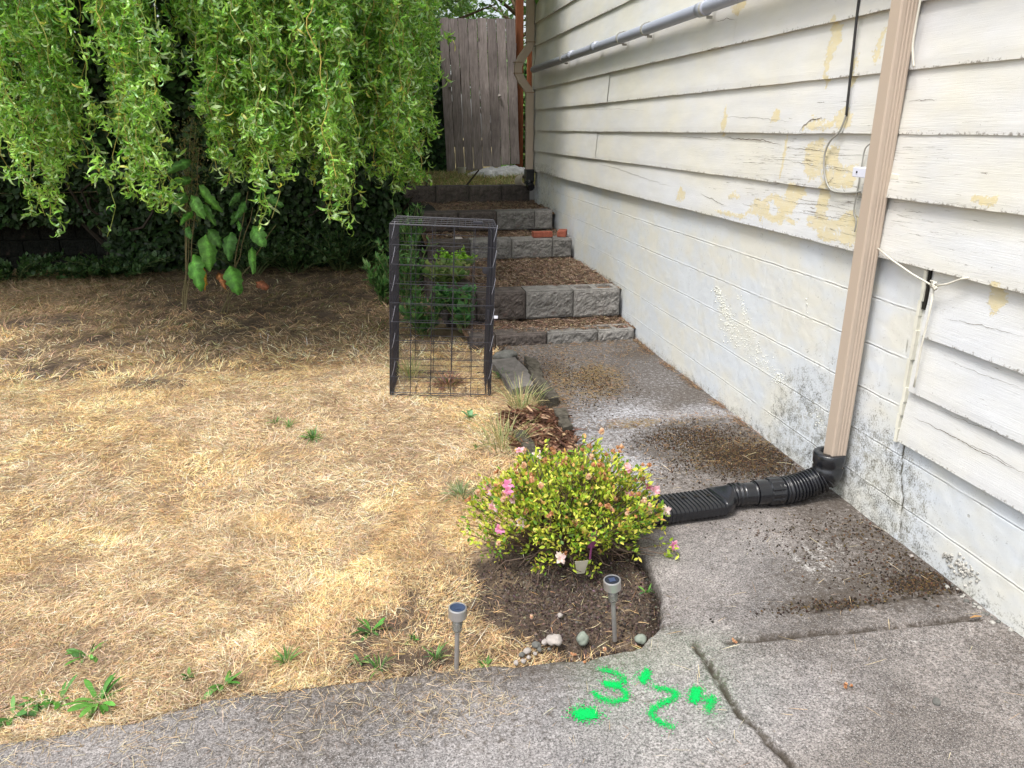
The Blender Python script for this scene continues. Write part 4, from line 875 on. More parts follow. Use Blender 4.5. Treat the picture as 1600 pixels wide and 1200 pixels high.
# ================================================================== SPRAY PAINT
def spray(name, label, strokes, cat='marking'):
    pts = []
    for st_, n, sg, solid in strokes:
        n = int(n*1.25); sg = sg*1.08
        P = [np.array(G(*q)[:2]) for q in st_]; L = [np.linalg.norm(b-a) for a, b in zip(P[:-1], P[1:])]; cw = np.cumsum([0]+L)
        for _ in range(n):
            
            if random.random() < (.10 if solid else .30): continue
            d = random.random()*cw[-1]; k = min(len(L)-1, int(np.searchsorted(cw, d)-1) if d > 0 else 0); t = (d-cw[k])/L[k]; p = P[k]*(1-t)+P[k+1]*t
            s_ = sg*(1 if random.random() < .80 else 2.4); pts.append((p[0]+random.gauss(0, s_), p[1]+random.gauss(0, s_), random.uniform(.0009, .0021)*(1.25 if solid else 1)))
    c = np.mean([(a, b) for a, b, _ in pts], 0); zc = .004
    V_ = []; F_ = []; 
    for x, y, r in pts:
        b = len(V_); a0 = random.uniform(0, 3); z = random.uniform(0, .0012)
        zz = float((fbm(np.array([x*1.5]), np.array([y*1.5]), 1)[0]-.5)*.012)+.0035
        V_ += [(x-c[0]+r*random.uniform(.6, 1.2)*math.cos(a0+q*math.pi/3), y-c[1]+r*random.uniform(.6, 1.2)*math.sin(a0+q*math.pi/3), zz+z) for q in range(6)]; F_.append(tuple(range(b, b+6)))
    o = link(name, mesh_np(name, np.array(V_), np.array(F_), m_paint), None, (c[0], c[1], 0)); tag(o, label, cat)
spray('painted_dot', 'solid green spray paint dot left of the painted measurement', [([(903, 1117), (928, 1117)], 1500, .0072, True), ([(905, 1120), (926, 1113)], 500, .007, True)])
spray('painted_measurement', 'green spray painted measurement 3\'2" on the concrete', [
    ([(936, 1047), (957, 1051), (974, 1059), (976, 1066), (962, 1070), (946, 1071)], 900, .0054, False), ([(945, 1069), (966, 1073)], 420, .0052, True), ([(965, 1072), (979, 1084), (976, 1094), (955, 1098), (938, 1092), (926, 1082)], 1100, .0054, False),
    ([(1012, 1050), (1007, 1058), (1003, 1066)], 560, .0052, True),
    ([(1023, 1076), (1040, 1077), (1056, 1083), (1056, 1090), (1040, 1098), (1022, 1106), (1016, 1114), (1023, 1124), (1038, 1133), (1052, 1137)], 1800, .0056, False),
    ([(1090, 1078), (1084, 1096)], 900, .0062, True), ([(1114, 1090), (1105, 1112)], 520, .0064, False)])

# ================================================================== DRY LAWN
def inview(X, Y, m=.12):
    F = X*math.sin(YAW)+Y*math.cos(YAW); r = X*math.cos(YAW)-Y*math.sin(YAW); zc = F*math.cos(PITCH)+CAM_H*math.sin(PITCH)
    return np.abs(r/zc) < (800/FPX)+m
def blades(n, xr, yr, Lr, Wr, colf, keepf, zf, lift=(.03, .42), flow=1., seg=(0.9, 1., .75, .25), seed=0, curl=1.):
    X = rs.uniform(*xr, n); Y = rs.uniform(*yr, n); k = keepf(X, Y); X = X[k]; Y = Y[k]; n = len(X)
    th = (fbm(X*1.6, Y*1.6, 120+seed)*4.+fbm(X*5, Y*5, 121+seed)*2.)*math.pi*flow+rs.normal(0, 1.15, n)
    el = rs.uniform(*lift, n); D = np.stack([np.cos(th)*np.cos(el), np.sin(th)*np.cos(el), np.sin(el)], -1)
    N = np.stack([-np.cos(th)*np.sin(el), -np.sin(th)*np.sin(el), np.cos(el)], -1)+rs.normal(0, .25, (n, 3))
    P = np.stack([X, Y, zf(X, Y)+rs.uniform(-.002, .012, n)], -1)
    V, F = ribbons(P, D, N, rs.uniform(*Lr, n)*rs.uniform(.6, 1.2, n), rs.uniform(*Wr, n), rs.normal(-.5, .7, n)*curl, rs.normal(0, .8, n), seg)
    V[:, 2] = np.maximum(V[:, 2], zf(V[:, 0], V[:, 1])-.003)
    C = colf(X, Y); return V, F, np.repeat(C, len(seg)*2, 0)
STRAW = [(.73, .555, .355), (.67, .475, .27), (.58, .395, .205), (.82, .68, .49), (.34, .24, .15)]
def lawncol(X, Y):
    n = len(X); c = pal(n, STRAW, [3, 3, 1.8, 2.4, 1.7], .20)
    g = fbm(X*1.3+3, Y*1.3, 130)[:, None]; g3 = fbm(X*9, Y*9, 138)[:, None]; c = c*(.90+.22*g)*(.80+.38*sst(.3, .6, g3))*np.where(g > .5, (1.02, .975, .88), (1.0, 1.0, 1.03))
    pale = fbm(X*2.6, Y*2.6, 131); c = c*(1+.22*sst(.55, .72, pale)[:, None])
    far = (sst(5.8, 7.2, Y+(fbm(X*1.2, Y*1.2, 132)-.5)*2))[:, None]; br = pal(n, [(.52, .36, .23), (.36, .23, .14), (.62, .45, .29), (.19, .15, .075), (.13, .18, .05)], [3, 2.4, 1.8, 1.2, .8], .2)
    pk = rs.rand(n, 1) < far*.93; c = np.where(pk, br, c)
    gr = rs.rand(n, 1) < .5*bare_mask(X, Y)[:, None]; c = np.where(gr, c*(.5, .48, .5), c); c = c*(1-.35*sst(8.2, 9.4, Y)[:, None]*(1, .85, 1))  # last factor puts the willow's shade into the blade colour
    gn = (rs.rand(n, 1) < .10*sst(.62, .7, fbm(X*1.1+7, Y*1.1, 133))[:, None]); c = np.where(gn, np.array([(.26, .28, .09)]), c)
    return np.clip(c, .01, .9)
def lawnkeep(X, Y):
    s_ = soil_side(X, Y); b = bare_mask(X, Y); lim = rs.rand(len(X))
    bed = np.hypot((X-.70)/.37, (Y-2.40)/.43)+(fbm(X*8, Y*8, 135)-.5)*.7
    return (s_ < .01) & (lim > b*.93) & ((bed > 1.0) | (lim > .985)) & ~((X > .45) & (Y > 6.0)) & ~((X > .93) & (Y > 2.6)) & inview(X, Y) & ~((X > .68) & (Y > 2.7) & (Y < 5.4) & (lim < .55)) & (lim > .12+.55*sst(.48, .30, fbm(X*4.2, Y*4.2, 134)))
LA = ((-1.9, .95), (1.88, 3.2)); LBn = ((-3.1, 1.0), (3.2, 5.4)); LC = ((-6., 1.0), (5.4, 10.))
ps = [blades(185000, *LA, (.018, .058), (.0009, .0018), lawncol, lawnkeep, lawn_z, seed=0),
      blades(150000, *LBn, (.025, .07), (.0013, .0026), lawncol, lawnkeep, lawn_z, seed=0),
      blades(110000, *LC, (.05, .12), (.003, .005), lawncol, lawnkeep, lawn_z, lift=(.1, .7), seed=0)]
ps.append(blades(9000, (-2.6, .95), (1.9, 5.2), (.06, .12), (.0011, .0019), lambda X, Y: pal(len(X), [(.92, .82, .64), (.80, .64, .42), (.66, .48, .28)], [2.4, 2, 1]), lambda X, Y: lawnkeep(X, Y) & (fbm(X*4, Y*4, 137) > .52), lawn_z, lift=(.05, .5), seed=0, seg=(.8, 1., .9, .6, .2)))
V, F, C, Mx = joinm([(v, f, c, 0) for v, f, c in ps])
o = link('dry_grass', mesh_np('dry_grass', V, F, m_grass, C)); tag(o, 'matted straw coloured dry lawn grass', 'grass', kind='stuff')

# straw and debris strewn over the edge of the concrete, the bed and terraces
zpave = lambda X, Y: (fbm(X*1.5, Y*1.5, 1)-.5)*.012+.002
def keep_edge(X, Y):
    # straw blown from the lawn, none round the bed
    s_ = soil_side(X, Y); lim = rs.rand(len(X))
    return (s_ > -.02) & ((X < .35) | (lim < .02)) & (lim < np.exp(-s_/(.02+.09*fbm(X*5, Y*5, 141)))*1.0*(fbm(X*4, Y*4, 140) > .30)+.012) & inview(X, Y) & (X < 2.04)
def strawcol(X, Y): return pal(len(X), [(.60, .46, .28), (.42, .30, .17), (.68, .58, .42), (.22, .14, .09)], [3, 2, 2, 1.5])
ps = [blades(26000, (-1.9, 1.0), (1.3, 2.3), (.025, .065), (.0007, .0014), strawcol, keep_edge, zpave, lift=(0, .12), curl=.6)]
def keepclump(pts):
    def f(X, Y):
        m_ = np.zeros(len(X))
        for u, v, ru, rv, a in pts: m_ = np.maximum(m_, a*ell(X, Y, u, v, ru, rv, .9))
        return (rs.rand(len(X)) < m_) & (X < 2.05)
    return f
ps.append(blades(30000, (-.8, .6), (1.3, 2.05), (.025, .06), (.0006, .0012), strawcol, keepclump([(700, 1118, 70, 22, .22), (560, 1110, 60, 16, .12), (470, 1150, 70, 22, .08), (230, 1165, 40, 20, .15)]), zpave, lift=(0, .12), curl=.6))
ps.append(blades(40000, (.9, 2.05), (2.6, 5.7), (.015, .05), (.0012, .0026), lambda X, Y: pal(len(X), [(.33, .19, .09), (.20, .11, .06), (.42, .28, .14), (.12, .08, .05)], [3, 2, 1.5, 2]),
    keepclump([(935, 597, 40, 22, .25), (870, 620, 24, 36, .35), (985, 661, 40, 7, .4), (1080, 655, 90, 6, .22), (880, 545, 110, 18, .22), (1180, 655, 30, 14, .2), (1100, 700, 110, 30, .08)]), zpave, lift=(0, .3), curl=1.))
def keepwall(X, Y): return (rs.rand(len(X)) < np.exp(-((2.045-X)/.03)**2)*sst(3.0, 3.9, Y)*sst(.35, .65, fbm(X*6, Y*6, 142))*.8) & (X < 2.05)
ps.append(blades(16000, (1.9, 2.05), (3.0, 5.7), (.02, .06), (.0012, .0024), lambda X, Y: pal(len(X), [(.32, .18, .10), (.20, .11, .065), (.42, .30, .19), (.12, .10, .07)], [3, 2, 2, 2]), keepwall, zpave, lift=(0, .4)))
ps.append(blades(3000, (.9, 2.04), (1.4, 3.8), (.02, .09), (.0010, .0018), strawcol, lambda X, Y: (rs.rand(len(X)) < .06) & (soil_side(X, Y) > .02), zpave, lift=(0, .08), curl=.3))
V, F, C, Mx = joinm([(v, f, c, 0) for v, f, c in ps])
o = link('loose_straw', mesh_np('loose_straw', V, F, m_grass, C)); tag(o, 'loose straw and dead needles strewn on the concrete', 'straw', kind='stuff')
# terrace litter
ps = []
for i, (y0, y1, z, xl) in enumerate(TIERS):
    zf = lambda X, Y, z=z, y0=y0, y1=y1, i=i: z+(fbm(X*7, Y*7, 60+i)-.5)*.05+(fbm(X*30, Y*30, 65+i)-.5)*.02+.03*(Y-y0)/(y1-y0)
    ps.append(blades(int(15000*(y1-y0)), (xl+.02, 2.03), (y0+.12 if i else y0, y1-.02), (.02, .07), (.003, .007), lambda X, Y: pal(len(X), [(.34, .235, .165), (.20, .135, .10), (.46, .36, .26), (.10, .07, .055)], [3, 3, 1.3, 2.6], .2), lambda X, Y: X > -9, zf, lift=(0, .35)))
V, F, C, Mx = joinm([(v, f, c, 0) for v, f, c in ps]); o = link('leaf_litter', mesh_np('leaf_litter', V, F, m_grass, C)); tag(o, 'brown needles and leaf litter on the terraced steps', 'leaf litter', kind='stuff')
# grass on the upper ground
v, f, c = blades(16000, (.3, 2.4), (9.9, 12.2), (.03, .08), (.004, .007), lambda X, Y: pal(len(X), [(.40, .36, .14), (.62, .50, .27), (.18, .30, .07), (.32, .21, .13)], [2, 3, 2.2, 1.6]), lambda X, Y: X > -9, upz, lift=(.3, 1.2))
o = link('upper_grass', mesh_np('upper_grass', v, f, m_grass, c)); tag(o, 'short patchy grass on the upper ground before the gate', 'grass', kind='stuff')
# clods and chips of soil
def clods(n, fn, rmin, rmax, zf):
    I = np.array([(1, 0, -.3), (-.5, .87, -.3), (-.5, -.87, -.3), (0, 0, 1.), (.1, .2, -1)])*1.; Fa = np.array([(0, 1, 3), (1, 2, 3), (2, 0, 3), (1, 0, 4), (2, 1, 4), (0, 2, 4)])
    P = fn(n); n = len(P); r = np.exp(rs.uniform(math.log(rmin), math.log(rmax), n))
    V = (I[None]*rs.uniform(.5, 1.2, (n, 5, 3)))*r[:, None, None]; a = rs.uniform(0, 6.28, n); ca, sa = np.cos(a)[:, None], np.sin(a)[:, None]
    V = np.stack([V[..., 0]*ca-V[..., 1]*sa, V[..., 0]*sa+V[..., 1]*ca, V[..., 2]*.7], -1); V[..., 0] += P[:, :1]; V[..., 1] += P[:, 1:2]; V[..., 2] += (zf(P[:, 0], P[:, 1])+r*.2)[:, None]
    F = (Fa[None]+(np.arange(n)*5)[:, None, None]).reshape(-1, 3); return V.reshape(-1, 3), F, n
def gauss_pts(specs):
    def f(n):
        out = []; tot = sum(s_[4] for s_ in specs)
        for u, v, ru, rv, w_ in specs:
            k = int(n*w_/tot); c0 = G(u, v); sx = abs(G(u+ru, v)[0]-c0[0]); sy = abs(G(u, v-rv)[1]-c0[1])
            out.append(np.stack([c0[0]+rs.normal(0, sx, k), c0[1]+rs.normal(0, sy, k)], -1))
        P = np.concatenate(out); return P[P[:, 0] < 2.04]
    return f
SPEC = [(1085, 685, 45, 11, 6), (1165, 712, 42, 11, 9), (935, 597, 24, 14, 2), (1200, 735, 40, 8, 2), (1120, 725, 60, 16, 2), (1400, 890, 70, 24, 1.6), (1440, 912, 30, 9, 2.5), (1300, 945, 60, 5, 1), (1430, 860, 30, 30, 1), (1330, 830, 60, 16, .9), (880, 590, 24, 24, 2), (1220, 840, 50, 20, .35)]
V, F, n = clods(17000, gauss_pts(SPEC), .0015, .008, zpave)
C = np.repeat(pal(n, [(.05, .035, .025), (.09, .06, .035), (.11, .072, .035), (.03, .024, .02)], [3, 2, 1.2, 2], .25), 5, 0)
m_crumb = leafmat('soil_crumb', .95, 0., .1)
o = link('soil_crumbs', mesh_np('soil_crumbs', V, F, m_crumb, C)); tag(o, 'dark soil and moss crumbs scattered on the path', 'debris', kind='stuff')
def bedpts(n):
    P = np.stack([rs.normal(.68, .20, n), rs.normal(2.38, .2, n)], -1); s_ = soil_side(P[:, 0], P[:, 1]); return P[(s_ < .03) & (P[:, 1] > 1.97)]
V, F, n = clods(14000, bedpts, .0018, .009, lawn_z)
C = np.repeat(pal(n, [(.055, .042, .036), (.10, .078, .066), (.16, .13, .11), (.035, .026, .022)], [3, 3, 1, 2], .25), 5, 0)
o = link('bed_soil', mesh_np('bed_soil', V, F, m_crumb, C)); tag(o, 'loose dark soil of the flower bed', 'soil', kind='stuff')
# bark mulch pocket behind the azalea
v, f, c = blades(2600, (.72, 1.03), (3.5, 4.2), (.03, .10), (.006, .016), lambda X, Y: pal(len(X), [(.14, .065, .04), (.08, .04, .027), (.22, .13, .085), (.42, .29, .18)], [3, 3, 2, 1.2]), lambda X, Y: X > 0, lambda X, Y: -.01+.03*fbm(X*9, Y*9, 150), lift=(0, .4), curl=.5, seg=(.7, 1, 1, .6))
o = link('bark_mulch', mesh_np('bark_mulch', v, f, m_grass, c)); tag(o, 'reddish brown bark mulch behind the azalea', 'mulch', kind='stuff')

# ================================================================== AZALEA
az = thing('azalea_bush', 'low azalea bush with yellow green leaves and pink blossoms by the path', 'bush', (.70, 2.62, 0))
n = 720
th = rs.uniform(0, 2*math.pi, n); cz = rs.rand(n)**.8; lob = np.sin(th*3+.7)*.5+np.sin(th*7+2)*.35+np.sin(cz*9+th*2)*.5; rad = np.sqrt(np.clip(1-cz**2, 0, 1))
rr = rs.uniform(.70, 1.04, n)*(.80+.42*fbm(np.cos(th)*3+5, np.sin(th)*3+cz*4, 160))*(1+.09*lob); ex = rs.rand(n) < .04
tips = np.stack([rad*np.cos(th)*.385*rr, rad*np.sin(th)*.26*rr, .07+cz*.335*rr], -1); tips[ex] *= (1.12, 1.12, 1.0)
low = tips[:, 2] < .16; keep = ~(low & (rs.rand(n) < .62)); tips = tips[keep]
tips = np.concatenate([tips, [(.40, -.12, .02), (.385, -.11, .05), (.36, -.10, .04), (.37, -.13, .02), (.02, -.2, .04), (.04, -.2, .05), (-.02, -.21, .05), (-.16, -.17, .05), (-.14, -.18, .04), (.06, -.21, .03), (.10, .02, .43), (.12, .03, .45), (.08, .04, .46), (.09, .02, .42)]])
tips = np.concatenate([tips, tips[rs.choice(len(tips), 260)]*rs.uniform(.6, .85, (260, 1))])
n = len(tips)
hub = np.stack([rs.normal(-.01, .035, n), rs.normal(0, .03, n), rs.uniform(0, .03, n)], -1)
m_ = 7; t = np.linspace(0, 1, m_)[None, :, None]; mid = hub*.3+tips*.55+np.array([0, 0, -.03])+rs.normal(0, .02, (n, 3))
mid[:, 2] = np.maximum(mid[:, 2], .02)
Pc = (1-t)**2*hub[:, None]+2*t*(1-t)*mid[:, None]+t**2*tips[:, None]; Pc = Pc+rs.normal(0, .003, Pc.shape)
use = rs.rand(n) < .55
stemV, stemF = tubes(Pc[use], np.linspace(.0028, .0010, m_)[None]*rs.uniform(.7, 1.6, (use.sum(), 1)), 3)
stC = np.repeat(pal(use.sum(), [(.13, .085, .06), (.09, .06, .045), (.22, .16, .12)], None), m_*3, 0)
# low bare twigs and the short end of every shoot
d_ = nrm(tips-mid); e0 = tips-d_*.05; seg3 = np.stack([e0, (e0+tips)/2+rs.normal(0, .002, (n, 3)), tips], 1); tv, tf = tubes(seg3, np.full((n, 3), .0011), 3)
nb_ = 70; a = rs.uniform(0, 2*math.pi, nb_); L_ = rs.uniform(.18, .40, nb_); end = np.stack([np.cos(a)*L_, np.sin(a)*L_*.6-.05, rs.uniform(.01, .08, nb_)], -1); t4 = np.linspace(0, 1, 8)[None, :, None]
hb = np.stack([rs.normal(0, .03, nb_), rs.normal(0, .03, nb_), rs.uniform(.0, .03, nb_)], -1); bw = hb[:, None]*(1-t4)+end[:, None]*t4; bw[..., 2] += .05*np.sin(math.pi*t4[..., 0])*rs.uniform(.3, 1, (nb_, 1)); bw += rs.normal(0, .006, bw.shape)
bv, bf = tubes(bw, np.linspace(.004, .0015, 8)[None]*np.ones((nb_, 1)), 4)
V, F, C, Mx = joinm([(stemV, stemF, stC, 0), (tv, tf, (.16, .12, .06), 0), (bv, bf, (.12, .085, .065), 0)])
link('branches', mesh_np('branches', V, F, m_twig, C), az)
# leaves in whorls
def whorls(tips, dirs, k, Lr, Wr, cols, wts, spread=1.0, scat=.010, prof=(.15, .8, 1., .65, .1)):
    n = len(tips); P = np.repeat(tips, k, 0)+rs.normal(0, scat, (n*k, 3)); D = np.repeat(nrm(dirs), k, 0)+rs.normal(0, spread*.62, (n*k, 3)); D = nrm(D)
    N = np.cross(D, rs.normal(0, 1, (n*k, 3))); N[:, 2] = np.abs(N[:, 2]); N = nrm(N+np.array([0, 0, .5]))
    V, F = ribbons(P, D, N, rs.uniform(*Lr, n*k), rs.uniform(*Wr, n*k), rs.normal(-.3, .4, n*k), rs.normal(0, .2, n*k), prof)
    return V, F, np.repeat(pal(n*k, cols, wts, .15), len(prof)*2, 0)
V, F, C = whorls(tips, d_+np.array([0, 0, .35]), 10, (.015, .026), (.008, .012), [(.34, .46, .035), (.52, .58, .07), (.16, .31, .03), (.70, .64, .12), (.09, .19, .03), (.66, .36, .12)], [3, 3.6, 2, 2.0, .9, .6], 1.1, .012)
link('foliage', mesh_np('foliage', V, F, m_weed, C), az)
# blossoms: one fresh, one wilted, copied over the bush
def flower_me(name, cols, r, droop, nPet=5, seed=0, k=1):
    if k > 1:
        Vs = []; Fs = []; Cs = []
        for q in range(k):
            V, F, C = flower_raw(cols, r*rs.uniform(.7, 1.1), droop, nPet); Vs.append(V+rs.normal(0, .006, 3)); Fs.append(F+q*len(V)); Cs.append(C)
        return mesh_np(name, np.concatenate(Vs), np.concatenate(Fs), m_petal, np.concatenate(Cs))
    V, F, C = flower_raw(cols, r, droop, nPet); return mesh_np(name, V, F, m_petal, C)
def flower_raw(cols, r, droop, nPet):
    P = np.zeros((nPet*2, 3)); a = np.arange(nPet*2)*2*math.pi/(nPet*2)*1.0+rs.uniform(-.2, .2, nPet*2); el = np.full(nPet*2, droop)+rs.normal(0, .25, nPet*2); D = np.stack([np.cos(a)*np.cos(el), np.sin(a)*np.cos(el), np.sin(el)], -1)
    N = np.stack([-np.cos(a)*np.sin(el), -np.sin(a)*np.sin(el), np.cos(el)], -1)
    V, F = ribbons(P, D, N, rs.uniform(.8, 1.1, nPet*2)*r, rs.uniform(.5, .75, nPet*2)*r, rs.normal(.8 if droop > 0.6 else -.5, .5, nPet*2), rs.normal(0, .4, nPet*2), (.3, .8, 1., .75, .25))
    return V, F, np.repeat(pal(nPet*2, cols, None, .08), 10, 0)
fresh = [flower_me('flower', [(.86, .55, .62), (.90, .68, .72), (.80, .42, .55)], .019, .45) for _ in range(2)]+[flower_me('flower', [(.92, .80, .78), (.86, .70, .68)], .018, .45), flower_me('flower', [(.78, .32, .55), (.85, .45, .62)], .018, .4)]
wilt = [flower_me('wilted_flower', [(.72, .40, .23), (.85, .58, .36), (.56, .27, .13)], .0155, .95, k=3) for _ in range(2)]+[flower_me('wilted_flower', [(.90, .72, .52), (.88, .62, .50)], .015, .7, k=2)]
front = tips[(tips[:, 1] < .16) & (np.linalg.norm(tips/np.array([.385, .26, .40]), axis=1) > .78)]
idx = rs.choice(len(front), 88, replace=False)
for i, k in enumerate(idx):
    p = front[k]; f_ = i < 17; o = link('flower' if f_ else 'wilted_flower', (fresh[i % 4] if f_ else wilt[i % 3]), az, tuple(p*1.05+np.array([0, -.008, .012]))); dd = Vector(nrm(p+np.array([0, -.15, .2]))); o.rotation_euler = dd.to_track_quat('Z', 'Y').to_euler(); o.rotation_euler.z += random.uniform(0, 3); s_ = random.uniform(1.1, 1.5); o.scale = (s_, s_, s_)
for q, me in ((( .405, -.115, .045), fresh[3]), ((.37, .02, .22), fresh[0]), ((.405, -.02, .15), fresh[2])): 
    o = link('flower', me, az, q); o.rotation_euler = (R(50), 0, R(20)); o.scale = (1.3,)*3
# things caught in the bush
mb = MB()
for k in range(5): mb.add([(-.012+.006*k, 0, 0), (-.004+.006*k, .002, .002), (.0+.005*k, -.006, .075), (-.006+.006*k, -.004, .07)], [(0, 1, 2, 3)])
mb.tube([(.0, .004, -.05), (.002, 0, .0), (.0, .0, .04)], .004, sides=6)
o = mb.build('ribbon', m_purple); o.location = (.735, 2.40, .135); tag(o, 'crumpled purple ribbon caught inside the azalea', 'ribbon')
mb = MB(); mb.add([(0, 0, 0), (.03, 0, .0), (.040, -.012, .06), (-.010, -.008, .058), (.0, .003, 0), (.03, .003, .0), (.040, -.009, .06), (-.010, -.005, .058)], [(0, 1, 2, 3), (7, 6, 5, 4), (0, 3, 7, 4), (1, 5, 6, 2), (3, 2, 6, 7), (0, 4, 5, 1)])
o = mb.build('plant_tag', m_bucket); o.location = (.685, 2.40, .03); tag(o, 'pale plant tag stuck in the soil under the azalea', 'plant tag')

# ---- fallen blossoms on soil and concrete
for i, (u, v, lab) in enumerate([(898, 1028, 'dried orange blossom on the concrete just below the bed'), (914, 1040, 'flat brown blossom on the concrete next to the green three'), (829, 970, 'peach blossom fallen on the dark soil of the bed'), (1147, 1008, 'orange scrap at the left end of the slab joint'), (1328, 1076, 'pale orange blossom on the front right slab'), (946, 1018, 'small orange blossom at the curved bed edge')]):
    a = G(u, v); o = link('fallen_blossom', wilt[i % 3], None, (a[0], a[1], .006)); o.rotation_euler = (random.uniform(.3, 2), 0, random.uniform(0, 6)); o.scale = (.8,)*3; tag(o, lab, 'blossom')
a = G(1532, 966); b = G(1512, 968)
mb = MB(); mb.tube([(-.022, 0, .006), (0, .002, .008), (.022, 0, .006)], lambda k, t: .004*(1-abs(t-.5)*1.2), sides=5); o = mb.build('bark_chip', simple('orange_chip', (.42, .24, .10), .9)); o.location = (a[0]-.02, a[1], .002); tag(o, 'orange bark chip at the right end of the slab joint', 'bark chip')

# ================================================================== WEEDS
def weed(name, label, base, k, Lr, Wr, cols, up=(.2, 1.1), curl=(-.9, .5), prof=(.25, .7, 1., .8, .3), group=None, cat='weed', stem=None, wts=None, rad=.01):
    t = thing(name, label, cat, base, 0, group)
    a = rs.uniform(0, 6.28, k); el = rs.uniform(*up, k); D = np.stack([np.cos(a)*np.cos(el), np.sin(a)*np.cos(el), np.sin(el)], -1); N = np.stack([-np.cos(a)*np.sin(el), -np.sin(a)*np.sin(el), np.cos(el)], -1)
    P = np.stack([np.cos(a)*rad*rs.rand(k), np.sin(a)*rad*rs.rand(k), np.zeros(k)], -1)
    V, F = ribbons(P, D, N, rs.uniform(*Lr, k), rs.uniform(*Wr, k), rs.normal(*curl, k), rs.normal(0, .5, k), prof)
    link('leaves', mesh_np('leaves', V, F, m_weed, np.repeat(pal(k, cols, wts, .15), len(prof)*2, 0)), t); return t
GR = [(.10, .24, .05), (.16, .32, .07), (.07, .17, .05)]
W = [(430, 662, 'g', 'first grass tuft of the green pair in the middle of the lawn'), (452, 668, 'g', 'smaller grass tuft beside the first in mid lawn'), (490, 686, 'G', 'thick dark green grass clump in the middle of the lawn'),
     (735, 652, 'b', 'blue green rosette near the foot of the wire crate'), (722, 775, 'f', 'feathery grey green weed left of the azalea'), (137, 1025, 'd', 'dandelion rosette by itself near the left front of the lawn'),
     (20, 1120, 'd', 'weed at the extreme left end of the lawn edge'), (62, 1098, 'd', 'low dandelion patch by the lawn edge, left part'), (95, 1095, 'd', 'low dandelion patch by the lawn edge, middle part'), (155, 1100, 'D', 'large dandelion at the lawn edge right of the patch'),
     (350, 1070, 'd', 'dandelion at the lawn edge left of the bare soil'), (295, 1058, 's', 'tiny sprig just left of the lawn edge dandelion'), (447, 1036, 'g', 'upright green sprig at the lawn edge'), (580, 985, 'd', 'bright green weed left of the solar light'),
     (562, 1033, 's', 'small upright weed at the lawn edge near the dark hole'), (592, 1048, 'g', 'short grass sprig at the concrete edge'), (681, 1030, 'g', 'grass sprig just left of the left solar light'), (760, 1040, 's', 'tiny weed between the solar light and the pebbles'),
     (645, 1000, 's', 'small pale weed in bare soil left of the solar light'), (1010, 925, 's', 'small leafy weed on the right side of the bed'), (785, 700, 'F', 'tall wispy grass at the left side of the azalea'), (815, 640, 'F', 'wispy green grass by the broken edging'), (785, 590, 'G', 'green grass clump at the right foot of the wire crate'),
     (640, 590, 'F', 'thin grass inside the left side of the crate'), (700, 600, 'p', 'purple brown weed inside the crate bottom'), (745, 700, 's', 'grey sprig left of the wispy grass')]
for u, v, k, lab in W:
    b = G(u, v, -.012)
    if k == 'g': weed('grass_tuft', lab, b, 26, (.03, .075), (.003, .005), GR, (.7, 1.5))
    elif k == 'G': weed('grass_tuft', lab, b, 60, (.04, .085), (.004, .006), GR, (.4, 1.5), rad=.03)
    elif k == 'F': weed('grass_tuft', lab, b, 120, (.10, .24), (.0025, .0045), [(.20, .26, .09), (.32, .34, .15), (.48, .40, .20)], (.8, 1.5), rad=.10)
    elif k == 'p': weed('weed', lab, b, 150, (.04, .12), (.004, .010), [(.20, .09, .08), (.30, .15, .10), (.16, .14, .06)], (.2, 1.3), rad=.09)
    elif k == 'b': weed('weed', lab, b, 10, (.04, .07), (.018, .026), [(.13, .27, .12), (.10, .22, .10)], (.3, 1.2))
    elif k == 'f': weed('weed', lab, b, 90, (.03, .10), (.003, .006), [(.14, .20, .08), (.22, .27, .13)], (.4, 1.4), rad=.05)
    elif k == 's': weed('weed', lab, b, 10, (.015, .035), (.006, .012), GR, (.3, 1.4))
    elif k == 'd': weed('dandelion', lab, b, 13, (.035, .075), (.010, .018), [(.09, .26, .04), (.13, .33, .06), (.07, .19, .04)], (.1, .9), prof=(.25, .5, .8, .7, 1., .8, .3))
    elif k == 'D': weed('dandelion', lab, b, 22, (.05, .10), (.012, .02), [(.09, .26, .04), (.13, .33, .06)], (.1, 1.1), prof=(.25, .5, .8, .7, 1., .8, .3))
